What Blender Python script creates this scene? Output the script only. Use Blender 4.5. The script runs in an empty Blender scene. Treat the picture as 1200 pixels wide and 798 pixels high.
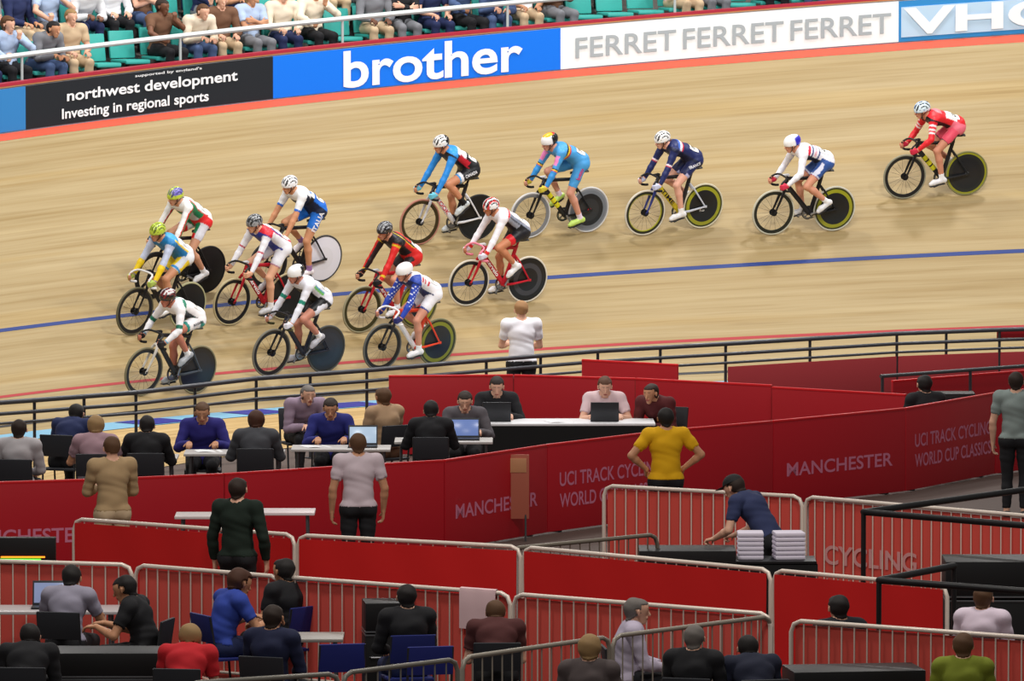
import bpy, bmesh, math, random
import numpy as np
from mathutils import Vector, Matrix
from mathutils.bvhtree import BVHTree

C = bpy.context.scene
COL = C.collection
rnd = random.Random(7)

# ------------------------------------------------------------------ camera
FPX, PHI, CAMH = 9095.6, 0.0736016, 8.5843
cam_d = bpy.data.cameras.new('camera')
cam = bpy.data.objects.new('camera', cam_d)
COL.objects.link(cam)
cam.location = (0, 0, CAMH)
cam.rotation_euler = (math.pi / 2 - PHI, 0, 0)
cam_d.sensor_width = 36.0
cam_d.lens = FPX / 1200 * 36.0
cam_d.clip_start = 1.0
cam_d.clip_end = 500
C.camera = cam

# ------------------------------------------------------------------ track geometry (a banked bend, radius about 30 m)
CX, CY, RR, B0, B1, B2, R3 = 17.25165, 82.23749, 29.95826, 0.648636, 0.411061, -0.112482, 3.156351
WALLH = 0.638
TW = 7.0

def bank(th):
    t = th + .45
    return B0 + B1 * t + B2 * t * t

def trackpt(th, w, z=0.0):
    """point on the track: th = angle round the bend, w = metres up the banking from the inner edge"""
    b = bank(th)
    r = RR + R3 * (th + .45) ** 3
    if w >= 0:
        r += w * math.cos(b)
        zz = w * math.sin(b)
    else:
        r += w
        zz = 0
    return Vector((CX + r * math.sin(th), CY + r * math.cos(th), zz + z))

def outward(th):
    return Vector((math.sin(th), math.cos(th), 0))

# ------------------------------------------------------------------ world, lamps, exposure
wd = bpy.data.worlds.new('hall_air')
C.world = wd
wd.use_nodes = True
wd.node_tree.nodes['Background'].inputs[0].default_value = (1.0, .97, .94, 1)
wd.node_tree.nodes['Background'].inputs[1].default_value = 0.19
C.view_settings.view_transform = 'Standard'
C.view_settings.look = 'None'
C.view_settings.exposure = 0.0
C.view_settings.gamma = 1.0
C.view_settings.use_curve_mapping = False
try:
    C.cycles.max_bounces = 5
except Exception:
    pass

def area_lamp(name, loc, target, sx, sy, power, color=(1, .975, .95)):
    l = bpy.data.lights.new(name, 'AREA')
    l.shape = 'RECTANGLE'
    l.size = sx
    l.size_y = sy
    l.energy = power
    l.color = color
    o = bpy.data.objects.new(name, l)
    COL.objects.link(o)
    o.location = loc
    d = Vector(target) - Vector(loc)
    o.rotation_euler = d.to_track_quat('-Z', 'Y').to_euler()
    return o

# ring of hall lamps hung under the roof over the track
for i, th in enumerate((-1.15, -.86, -.57, -.28, .0)):
    a = trackpt(th, 3.0)
    p = a + outward(th) * 1.2 + Vector((0, 0, 12.5))
    area_lamp('track_lamp', p, a, 1.3, 1.0, (500, 590, 700, 800, 780)[i])
# added fill lights over the inside of the bend, brightening the riders' infield side
for i, th in enumerate((-1.0, -.72, -.45, -.15)):
    a = trackpt(th, 2.5)
    area_lamp('rider_fill', a - outward(th) * 10 + Vector((0, 0, 11)), a, 1.6, 1.2, (600, 680, 700, 680)[i])
# infield lamps, the nearer ones added as fill for faces turned to the camera
for x, y, e in ((-7, 85, 560), (4, 87, 560), (-5, 68, 880), (6, 69, 880), (0, 54, 800)):
    area_lamp('infield_lamp_and_fill', (x, y, 15), (x, y + 4, 0), 2, 2, e, (1, .95, .88))
# lamp over the seats
area_lamp('stand_lamp', (-8, 108, 15), (-7, 116, 5), 4, 2, 420, (1, .96, .9))

# ------------------------------------------------------------------ materials
MATS = {}
def mat(name, color, rough=.6, metal=0.0, spec=.35, emit=None, alpha=None, coat=0.0, noise=0.0):
    if name in MATS:
        return MATS[name]
    m = bpy.data.materials.new(name)
    m.use_nodes = True
    nt = m.node_tree
    b = nt.nodes['Principled BSDF']
    b.inputs['Base Color'].default_value = (*color, 1)
    b.inputs['Roughness'].default_value = rough
    b.inputs['Metallic'].default_value = metal
    b.inputs['Specular IOR Level'].default_value = spec
    b.inputs['Coat Weight'].default_value = coat
    if emit:
        b.inputs['Emission Color'].default_value = (*emit[0], 1)
        b.inputs['Emission Strength'].default_value = emit[1]
    if alpha is not None:
        b.inputs['Alpha'].default_value = alpha
    if noise > 0:
        tc = nt.nodes.new('ShaderNodeTexCoord')
        n = nt.nodes.new('ShaderNodeTexNoise')
        n.inputs['Scale'].default_value = 9
        n.inputs['Detail'].default_value = 4
        nt.links.new(tc.outputs['Object'], n.inputs['Vector'])
        mx = nt.nodes.new('ShaderNodeMix')
        mx.data_type = 'RGBA'
        nt.links.new(n.outputs['Fac'], mx.inputs['Factor'])
        mx.inputs[6].default_value = (*[c * (1 - noise) for c in color], 1)
        mx.inputs[7].default_value = (*[min(1, c * (1 + noise)) for c in color], 1)
        nt.links.new(mx.outputs[2], b.inputs['Base Color'])
    MATS[name] = m
    return m

def lin(r, g, b):
    f = lambda c: (c / 255 / 12.92) if c / 255 <= .04045 else ((c / 255 + .055) / 1.055) ** 2.4
    return (f(r), f(g), f(b))

def rgb(r, g, b, rough=.6, metal=0.0, **k):
    return mat('colour_%d_%d_%d_%d_%d' % (r, g, b, int(rough * 100), int(metal * 100)), lin(r, g, b), rough, metal, **k)

def attr_mat(name, rough, spec=.3, coat=0, bump=0.0):
    m = bpy.data.materials.new(name)
    m.use_nodes = True
    nt = m.node_tree
    b = nt.nodes['Principled BSDF']
    a = nt.nodes.new('ShaderNodeAttribute')
    a.attribute_name = 'Col'
    nt.links.new(a.outputs['Color'], b.inputs['Base Color'])
    b.inputs['Roughness'].default_value = rough
    b.inputs['Specular IOR Level'].default_value = spec
    b.inputs['Coat Weight'].default_value = coat
    if bump:
        n = nt.nodes.new('ShaderNodeTexNoise')
        n.inputs['Scale'].default_value = 30
        bp = nt.nodes.new('ShaderNodeBump')
        bp.inputs['Strength'].default_value = bump
        bp.inputs['Distance'].default_value = .01
        nt.links.new(n.outputs['Fac'], bp.inputs['Height'])
        nt.links.new(bp.outputs['Normal'], b.inputs['Normal'])
    return m
M_SKIN = attr_mat('skin', .5, .35)
M_LYCRA = attr_mat('lycra', .45, .35, bump=.25)
M_HELMET = attr_mat('helmet_shell', .25, .5, coat=.4)

WHITE = (235, 235, 238)
BLACK = (18, 18, 20)

# ------------------------------------------------------------------ mesh helpers
class MB:
    def __init__(s):
        s.v = []; s.f = []; s.m = []
    def add(s, vs, fs, mi=0):
        o = len(s.v)
        s.v += [tuple(v) for v in vs]
        for f in fs:
            s.f.append([i + o for i in f]); s.m.append(mi)
    def box(s, c, sz, R=None, mi=0):
        vs = []
        for x in (-.5, .5):
            for y in (-.5, .5):
                for z in (-.5, .5):
                    p = Vector((x * sz[0], y * sz[1], z * sz[2]))
                    if R is not None: p = R @ p
                    vs.append(p + Vector(c))
        s.add(vs, [(0, 1, 3, 2), (4, 6, 7, 5), (0, 4, 5, 1), (2, 3, 7, 6), (0, 2, 6, 4), (1, 5, 7, 3)], mi)
    def rbox(s, c, sz, r=.01, R=None, mi=0):
        bm = bmesh.new()
        bmesh.ops.create_cube(bm, size=1)
        bmesh.ops.scale(bm, vec=sz, verts=bm.verts)
        bmesh.ops.bevel(bm, geom=bm.edges[:], offset=min(r, min(sz) * .45), segments=2, profile=.6, affect='EDGES')
        bm.verts.ensure_lookup_table()
        vs = [(R @ v.co if R is not None else v.co.copy()) + Vector(c) for v in bm.verts]
        fs = [[v.index for v in f.verts] for f in bm.faces]
        bm.free()
        s.add(vs, fs, mi)
    def tube(s, pts, r, n=8, mi=0, cap=True, closed=False, flat=None):
        """pts: points; r: radius or list; flat=(axis Vector, scale) squashes the section along that axis"""
        pts = [Vector(p) for p in pts]
        N = len(pts)
        rs = r if isinstance(r, (list, tuple)) else [r] * N
        rings = []
        prev = None
        for i, p in enumerate(pts):
            if closed:
                t = (pts[(i + 1) % N] - pts[i - 1]).normalized()
            else:
                t = (pts[min(i + 1, N - 1)] - pts[max(i - 1, 0)]).normalized()
            ref = prev if prev is not None else (Vector((0, 1, 0)) if abs(t.y) < .9 else Vector((1, 0, 0)))
            a = (ref - t * ref.dot(t)).normalized()
            prev = a
            b = t.cross(a)
            ring = []
            for k in range(n):
                an = 2 * math.pi * k / n
                q = (a * math.cos(an) + b * math.sin(an)) * rs[i]
                if flat:
                    q = q + flat[0] * (q.dot(flat[0]) * (flat[1] - 1))
                ring.append(p + q)
            rings.append(ring)
        vs = [v for ring in rings for v in ring]
        fs = []
        for i in range(N if closed else N - 1):
            j = (i + 1) % N
            for k in range(n):
                k2 = (k + 1) % n
                fs.append((i * n + k, i * n + k2, j * n + k2, j * n + k))
        if cap and not closed:
            fs.append(tuple(range(n - 1, -1, -1)))
            fs.append(tuple(range((N - 1) * n, N * n)))
        s.add(vs, fs, mi)
    def lathe(s, prof, center, axis='y', n=40, mi=0, mis=None):
        """prof: list of (radius, offset along axis)"""
        vs = []; fs = []
        c = Vector(center)
        for (r, h) in prof:
            for k in range(n):
                a = 2 * math.pi * k / n
                if axis == 'y': v = Vector((r * math.cos(a), h, r * math.sin(a)))
                elif axis == 'z': v = Vector((r * math.cos(a), r * math.sin(a), h))
                else: v = Vector((h, r * math.cos(a), r * math.sin(a)))
                vs.append(c + v)
        o = len(s.v)
        s.v += [tuple(v) for v in vs]
        for i in range(len(prof) - 1):
            for k in range(n):
                k2 = (k + 1) % n
                s.f.append([o + i * n + k, o + i * n + k2, o + (i + 1) * n + k2, o + (i + 1) * n + k])
                s.m.append(mis[i] if mis else mi)
    def mesh(s, name, mats, smooth=True):
        me = bpy.data.meshes.new(name)
        me.from_pydata(s.v, [], s.f)
        if not isinstance(mats, (list, tuple)): mats = [mats]
        for m in mats: me.materials.append(m)
        me.polygons.foreach_set('material_index', s.m)
        if smooth:
            me.polygons.foreach_set('use_smooth', [True] * len(me.polygons))
            try: me.set_sharp_from_angle(angle=math.radians(40))
            except Exception: pass
        me.update()
        return me
    def build(s, name, mats, parent=None, smooth=True):
        return link(name, s.mesh(name, mats, smooth), parent)

def link(name, me, parent=None):
    o = bpy.data.objects.new(name, me)
    COL.objects.link(o)
    if parent is not None: o.parent = parent
    return o

def tag(o, label=None, cat=None, group=None, kind=None):
    if label: o['label'] = label
    if cat: o['category'] = cat
    if group: o['group'] = group
    if kind: o['kind'] = kind
    return o

def empty(name, loc=(0, 0, 0), rz=0.0, label=None, cat=None, group=None):
    o = bpy.data.objects.new(name, None)
    o.empty_display_size = .1
    COL.objects.link(o)
    o.location = loc
    o.rotation_euler = (0, 0, rz)
    return tag(o, label, cat, group)

def structure(name, me):
    return tag(link(name, me), kind='structure')

def copy_tree(o, parent=None):
    c = o.copy()
    COL.objects.link(c)
    c.parent = parent
    for ch in o.children:
        copy_tree(ch, c)
    return c

_fonts = {}
def text_mesh(txt, size=1.0, bold=0.0, depth=0.0):
    """flat text mesh: list of verts, faces (baseline at y=0, starting at x=0)"""
    cu = bpy.data.curves.new('t', 'FONT')
    cu.body = txt
    cu.size = size
    cu.offset = bold
    cu.resolution_u = 5
    o = bpy.data.objects.new('t', cu)
    COL.objects.link(o)
    dg = bpy.context.evaluated_depsgraph_get()
    me = bpy.data.meshes.new_from_object(o.evaluated_get(dg))
    bm = bmesh.new(); bm.from_mesh(me)
    bmesh.ops.triangulate(bm, faces=bm.faces[:])
    vs = [v.co.copy() for v in bm.verts]
    fs = [[v.index for v in f.verts] for f in bm.faces]
    bm.free()
    bpy.data.meshes.remove(me)
    bpy.data.objects.remove(o)
    bpy.data.curves.remove(cu)
    x0 = min(v.x for v in vs); x1 = max(v.x for v in vs)
    y0 = min(v.y for v in vs); y1 = max(v.y for v in vs)
    return vs, fs, (x0, x1, y0, y1)

# ================================================================== THE SETTING
TH0, TH1 = -1.25, .12
NTH = 160
def thi(i, n=NTH): return TH0 + (TH1 - TH0) * i / n

def strip(name, ws, th0=TH0, th1=TH1, n=NTH, off=0.0, mats=None, mi=None):
    """sheet over the track between the widths in ws, with UV = (arc length, width) in metres"""
    vs = []; fs = []; uv = []
    for i in range(n + 1):
        th = th0 + (th1 - th0) * i / n
        for w in ws:
            vs.append(trackpt(th, w, off)); uv.append((th * 33.0, w))
    k = len(ws)
    for i in range(n):
        for j in range(k - 1):
            fs.append((i * k + j, i * k + j + 1, (i + 1) * k + j + 1, (i + 1) * k + j))
    me = bpy.data.meshes.new(name)
    me.from_pydata(vs, [], fs)
    ul = me.uv_layers.new(name='UVMap')
    li = [l.vertex_index for l in me.loops]
    for a, b in enumerate(li): ul.data[a].uv = uv[b]
    for m in mats: me.materials.append(m)
    if mi:
        for p in me.polygons: p.material_index = mi[p.index % (k - 1)]
    me.polygons.foreach_set('use_smooth', [True] * len(me.polygons))
    return me

def board_material(name, c1, c2, c3, dark=1.0):
    m = bpy.data.materials.new(name)
    m.use_nodes = True
    nt = m.node_tree
    N = nt.nodes; Lk = nt.links
    b = N['Principled BSDF']
    b.inputs['Roughness'].default_value = .55
    b.inputs['Specular IOR Level'].default_value = .22
    tc = N.new('ShaderNodeUVMap')
    def noise(sx, sy, scale, detail=3, off=0):
        mp = N.new('ShaderNodeMapping')
        mp.inputs['Scale'].default_value = (sx, sy, 1)
        mp.inputs['Location'].default_value = (off, off, 0)
        Lk.new(tc.outputs['UV'], mp.inputs['Vector'])
        n = N.new('ShaderNodeTexNoise')
        n.noise_dimensions = '2D'
        n.inputs['Scale'].default_value = scale
        n.inputs['Detail'].default_value = detail
        Lk.new(mp.outputs['Vector'], n.inputs['Vector'])
        return n.outputs['Fac']
    a = noise(.22, 9.0, 1.0, 4)           # individual narrow strips, long along the riding line
    c = noise(.05, 1.6, 1.0, 3, 7.3)      # broader bands of wear
    d = noise(.5, 26.0, 1.0, 2, 3.1)
    def ramp(f, stops):
        r = N.new('ShaderNodeValToRGB')
        e = r.color_ramp.elements
        e[0].position, e[0].color = stops[0][0], (*stops[0][1], 1)
        e[1].position, e[1].color = stops[-1][0], (*stops[-1][1], 1)
        for p, q in stops[1:-1]:
            x = e.new(p); x.color = (*q, 1)
        Lk.new(f, r.inputs['Fac'])
        return r.outputs['Color']
    base = ramp(a, [(.28, c2), (.5, c1), (.72, c3)])
    worn = ramp(c, [(.34, (.92, .90, .85)), (.55, (1, 1, 1)), (.68, (1.0, .955, .84))])
    fine = ramp(d, [(.3, (.90, .88, .84)), (.46, (1, 1, 1)), (.7, (1, 1, 1))])
    def mul(x, y):
        q = N.new('ShaderNodeMix'); q.data_type = 'RGBA'; q.blend_type = 'MULTIPLY'
        q.inputs['Factor'].default_value = 1
        Lk.new(x, q.inputs[6]); Lk.new(y, q.inputs[7])
        return q.outputs[2]
    Lk.new(mul(mul(base, worn), fine), b.inputs['Base Color'])
    return m
M_WOOD = board_material('track_boards', lin(160, 141, 103), lin(152, 131, 91), lin(167, 149, 112))
structure('floor', strip('track_floor', [0, .5, 1.5, 2.5, 3.5, 4.5, 5.5, 6.5, TW], mats=[M_WOOD]))
# painted lines, a few mm proud of the boards
structure('trim_1', strip('red_sprint_line', [.875, .935], off=.004, mats=[rgb(160, 46, 50, .6)]))
structure('trim_2', strip('blue_stayer_line', [2.42, 2.50], off=.004, mats=[rgb(32, 54, 116, .6)]))
structure('trim_3', strip('black_measuring_line', [.18, .23], off=.004, mats=[rgb(30, 30, 34, .5)]))
structure('trim_4', strip('coral_top_line', [TW - .15, TW + .01], off=.005, mats=[rgb(226, 78, 54, .6)]))
# flat light blue band inside the boards, with its dark blue lengths
M_AZ = rgb(120, 175, 205, .5)
structure('trim_5', strip('blue_inner_band', [-.75, -.02], off=.012, mats=[M_AZ]))
M_AZD = rgb(30, 40, 140, .5)
for k, (a, b) in enumerate(((-.86, -.83), (-.79, -.765), (-.735, -.705), (-.62, -.59))):
    structure('trim_%d' % (6 + k), strip('dark_blue_band', [-.70, -.08], th0=a, th1=b, n=8, off=.017, mats=[M_AZD]))
# infield slab
me = bpy.data.meshes.new('infield')
pts = []
nseg = 60
inner = [trackpt(TH0 + (TH1 - TH0) * i / nseg, 0, -.002) for i in range(nseg + 1)]
vs = [Vector((-40, 40, -.002)), Vector((40, 40, -.002))]
fs = []
base = []
for i, p in enumerate(inner):
    x = -40 + 80 * i / nseg
    base.append(Vector((x, 40, -.002)))
me.from_pydata(inner + base, [], [(i, i + 1, nseg + 2 + i, nseg + 1 + i) for i in range(nseg)])
me.materials.append(mat('infield_paint', lin(84, 70, 64), .75, noise=.12))
structure('floor', me)
# safety zone laid in a warm board colour next to the band
structure('floor', strip('safety_zone', [-4.2, -.75], off=.006, mats=[board_material('safety_boards', lin(190, 160, 108), lin(170, 140, 92), lin(205, 178, 128))]))

# outer wall with a vertical face, boards hung on it
def wall_mesh(name, th0, th1, w, z0, z1, thick, mats, n=100, cap_mi=0):
    vs = []; fs = []
    for i in range(n + 1):
        th = th0 + (th1 - th0) * i / n
        p = trackpt(th, w)
        o = outward(th)
        vs += [p + Vector((0, 0, z0)), p + Vector((0, 0, z1)), p + o * thick + Vector((0, 0, z1)), p + o * thick + Vector((0, 0, z0))]
    for i in range(n):
        for j in range(4):
            k = (j + 1) % 4
            fs.append((i * 4 + j, i * 4 + k, (i + 1) * 4 + k, (i + 1) * 4 + j))
    fs.append((0, 3, 2, 1)); fs.append(tuple(n * 4 + q for q in (0, 1, 2, 3)))
    me = bpy.data.meshes.new(name)
    me.from_pydata(vs, [], fs)
    for m in mats: me.materials.append(m)
    return me
structure('wall_back', wall_mesh('wall', TH0, TH1, TW + .06, -.3, WALLH - .02, .12, [rgb(190, 190, 195, .6)]))
structure('trim_10', wall_mesh('wall_kicker', TH0, TH1, TW + .02, -.05, .035, .02, [rgb(150, 150, 165, .6)]))
structure('trim_11', wall_mesh('plywood_edge', TH0, TH1, TW + .03, WALLH - .005, WALLH + .02, .15, [rgb(212, 150, 95, .5)]))
structure('trim_12', wall_mesh('maroon_capping', TH0, TH1, TW + .02, WALLH + .02, WALLH + .062, .17, [rgb(170, 42, 62, .4)]))

# angle round the bend for a pixel column on the wall (measured off the photograph once, kept as numbers)
def wall_th(px):
    lo, hi = -1.2, 0.1
    for _ in range(50):
        m = (lo + hi) / 2
        p = trackpt(m, TW, .3)
        d = p.y * math.cos(PHI) - (p.z - CAMH) * math.sin(PHI)
        x = 600 + FPX * p.x / d
        if x < px: lo = m
        else: hi = m
    return (lo + hi) / 2
def wall_text(parent, txt, px0, px1, zb, zt, color, bold=.0, name='lettering', off=.012, warp=0.0):
    vs, fs, (x0, x1, y0, y1) = text_mesh(txt, 1.0, bold)
    a, b = wall_th(px0), wall_th(px1)
    out = []
    for v in vs:
        u = (v.x - x0) / (x1 - x0)
        th = a + (b - a) * u
        z = zb + (zt - zb) * (v.y - y0) / (y1 - y0)
        out.append(trackpt(th, TW, z) - outward(th) * off)
    mb = MB(); mb.add(out, fs)
    return mb.build(name, color, parent, smooth=False)
boards = [(-130, 30, (52, 128, 196), 'sky blue advertising board cut by the left edge of the picture'),
          (30, 320, (34, 38, 44), 'black advertising board with three lines of white writing'),
          (320, 657, (20, 118, 240), 'bright blue advertising board with big white lower-case lettering'),
          (657, 1053, (244, 247, 249), 'long white advertising board with pale grey capitals'),
          (1053, 1330, (52, 138, 204), 'pale blue advertising board with huge white capitals, at the right edge')]
bo = []
for (a, b, c, lab) in boards:
    me = wall_mesh('board', wall_th(a), wall_th(b), TW, .03, WALLH - .005, .03, [rgb(*c, .35)], n=24)
    o = empty('advertising_board', trackpt(wall_th((a + b) / 2), TW, .03), 0, lab, 'sign', 'advertising boards round the track')
    p = link('panel', me, o)
    p.matrix_parent_inverse = Matrix.Translation(-o.location)
    bo.append(o)
def fixp(o, par):
    o.matrix_parent_inverse = Matrix.Translation(-par.location)
W_ = rgb(240, 243, 248, .4)
fixp(wall_text(bo[1], 'supported by england\'s', 158, 236, .555, .605, W_, .01), bo[1])
fixp(wall_text(bo[1], 'northwest development', 78, 278, .30, .50, W_, .02), bo[1])
fixp(wall_text(bo[1], 'Investing in regional sports', 72, 244, .06, .25, W_, .02), bo[1])
fixp(wall_text(bo[2], 'brother', 402, 612, .06, .60, W_, .02), bo[2])
GREY_ = rgb(168, 176, 182, .4)
for k in range(3):
    fixp(wall_text(bo[3], 'FERRET', 674 + 126 * k, 792 + 126 * k, .17, .47, GREY_, .01), bo[3])
me = wall_mesh('field', wall_th(1056), wall_th(1326), TW - .012, .10, .55, .012, [rgb(186, 214, 238, .35)], n=20)
o = link('panel_field', me, bo[4]); fixp(o, bo[4])
fixp(wall_text(bo[4], 'VHC', 1058, 1240, .12, .53, W_, .03, off=.03), bo[4])

# ------------------------------------------------------------------ terraces and handrail behind the wall
ROWS = 6
RD, RH = .82, .42           # tread and riser of the terraces
def row_geo(k, th):
    p = trackpt(th, TW + .06, 0)
    zt = p.z + WALLH
    z = zt - .40 + RH * k
    return p + outward(th) * (1.05 + RD * k), z
vs = []; fs = []
n = 70
prof = None
for i in range(n + 1):
    th = TH0 + (TH1 - TH0) * i / n
    o = outward(th)
    p = trackpt(th, TW + .25, 0); zt = p.z + WALLH
    row = [p + Vector((0, 0, WALLH - .55))]
    for k in range(ROWS):
        q, z = row_geo(k, th)
        a = q - o * .35
        zl = (zt - .55) if k == 0 else (zt - .40 + RH * (k - 1))
        row.append(Vector((a.x, a.y, zl))); row.append(Vector((a.x, a.y, z)))
    q, z = row_geo(ROWS - 1, th)
    a = q + o * 3
    row.append(Vector((a.x, a.y, z)))
    row.append(Vector((a.x, a.y, z + 3)))
    vs += row
k = len(row)
for i in range(n):
    for j in range(k - 1):
        fs.append((i * k + j, i * k + j + 1, (i + 1) * k + j + 1, (i + 1) * k + j))
me = bpy.data.meshes.new('terrace')
me.from_pydata(vs, [], fs)
me.materials.append(mat('terrace_concrete', lin(96, 92, 88), .8, noise=.15))
structure('floor', me)

rail = empty('handrail', trackpt(-.7, TW + .5, WALLH), 0, 'pale grey tubular handrail running above the outer wall in front of the seats', 'handrail')
mb = MB(); pts = []
for i in range(61):
    th = -1.15 + .95 * i / 60
    pts.append(trackpt(th, TW + .06, WALLH + .36) + outward(th) * .45)
mb.tube(pts, .038, 8)
fixp(mb.build('top_rail', rgb(205, 214, 214, .35, .1), rail), rail)
for i in range(12):
    th = -1.1 + .075 * i
    a = trackpt(th, TW + .06, WALLH - .5) + outward(th) * .45
    mb = MB(); mb.tube([a, a + Vector((0, 0, .85))], .02, 8)
    fixp(mb.build('post', rgb(190, 198, 198, .35, .1), rail), rail)

# ================================================================== HUMAN FIGURE
LAB = {n: i for i, n in enumerate(['pelvis', 'torso', 'neck', 'head', 'uarm_l', 'uarm_r', 'farm_l', 'farm_r', 'hand_l', 'hand_r',
                                   'thigh_l', 'thigh_r', 'shin_l', 'shin_r', 'foot_l', 'foot_r', 'finger_l', 'finger_r', 'face', 'ear'])}

def np3(v): return np.array([v[0], v[1], v[2]], dtype=np.float64)

def grid_axis(lo, hi, fine, h, hf):
    xs = [lo]
    while xs[-1] < hi:
        x = xs[-1]
        s = h
        for (a, b) in fine:
            if a - h <= x <= b: s = hf
        xs.append(x + s)
    return np.array(xs)

def cone_d(P, a, b, ra, rb, lat=None, s=1.0):
    PA = P - a
    if lat is not None:
        PA = PA + (PA @ lat)[..., None] * lat * (1.0 / s - 1.0)
    ba = b - a
    if lat is not None:
        ba = ba + (ba @ lat) * lat * (1.0 / s - 1.0)
    L = max(ba @ ba, 1e-9)
    h = np.clip((PA @ ba) / L, 0, 1)
    d = np.sqrt(((PA - h[..., None] * ba) ** 2).sum(-1)) - (ra + (rb - ra) * h)
    return d, h

def surface_nets(F, X, Y, Z):
    nx, ny, nz = F.shape
    ins = F < 0
    num = np.zeros((nx - 1, ny - 1, nz - 1, 3)); cnt = np.zeros((nx - 1, ny - 1, nz - 1))
    GX, GY, GZ = X, Y, Z
    for ax in range(3):
        sl0 = [slice(None)] * 3; sl1 = [slice(None)] * 3
        sl0[ax] = slice(0, -1); sl1[ax] = slice(1, None)
        f0 = F[tuple(sl0)]; f1 = F[tuple(sl1)]
        cr = (f0 < 0) != (f1 < 0)
        idx = np.argwhere(cr)
        t = f0[cr] / (f0[cr] - f1[cr])
        co = np.stack([GX[idx[:, 0]], GY[idx[:, 1]], GZ[idx[:, 2]]], -1)
        G = (GX, GY, GZ)[ax]
        co[:, ax] = G[idx[:, ax]] + t * (G[np.minimum(idx[:, ax] + 1, len(G) - 1)] - G[idx[:, ax]])
        oth = [a for a in range(3) if a != ax]
        for da in (0, -1):
            for db in (0, -1):
                c = idx.copy()
                c[:, oth[0]] += da; c[:, oth[1]] += db
                ok = (c >= 0).all(1) & (c[:, 0] < nx - 1) & (c[:, 1] < ny - 1) & (c[:, 2] < nz - 1)
                c = c[ok]
                np.add.at(num, (c[:, 0], c[:, 1], c[:, 2]), co[ok])
                np.add.at(cnt, (c[:, 0], c[:, 1], c[:, 2]), 1)
    act = cnt > 0
    vid = -np.ones(act.shape, dtype=np.int64)
    vid[act] = np.arange(act.sum())
    V = num[act] / cnt[act][:, None]
    faces = []
    for ax in range(3):
        sl0 = [slice(None)] * 3; sl1 = [slice(None)] * 3
        sl0[ax] = slice(0, -1); sl1[ax] = slice(1, None)
        f0 = F[tuple(sl0)] < 0; f1 = F[tuple(sl1)] < 0
        idx = np.argwhere(f0 != f1)
        flip = f0[idx[:, 0], idx[:, 1], idx[:, 2]]
        oth = [a for a in range(3) if a != ax]
        ok = (idx[:, oth[0]] > 0) & (idx[:, oth[1]] > 0) & (idx[:, oth[0]] < F.shape[oth[0]] - 1) & (idx[:, oth[1]] < F.shape[oth[1]] - 1)
        idx = idx[ok]; flip = flip[ok]
        q = []
        for (da, db) in ((-1, -1), (0, -1), (0, 0), (-1, 0)):
            c = idx.copy(); c[:, oth[0]] += da; c[:, oth[1]] += db
            q.append(vid[c[:, 0], c[:, 1], c[:, 2]])
        q = np.stack(q, -1)
        good = flip if ax != 1 else ~flip
        q[~good] = q[~good][:, ::-1]
        faces.append(q)
    Fc = np.concatenate(faces)
    Fc = Fc[(Fc >= 0).all(1)]
    return V, Fc

def unit(v):
    v = np3(v); return v / max(np.linalg.norm(v), 1e-9)

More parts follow.
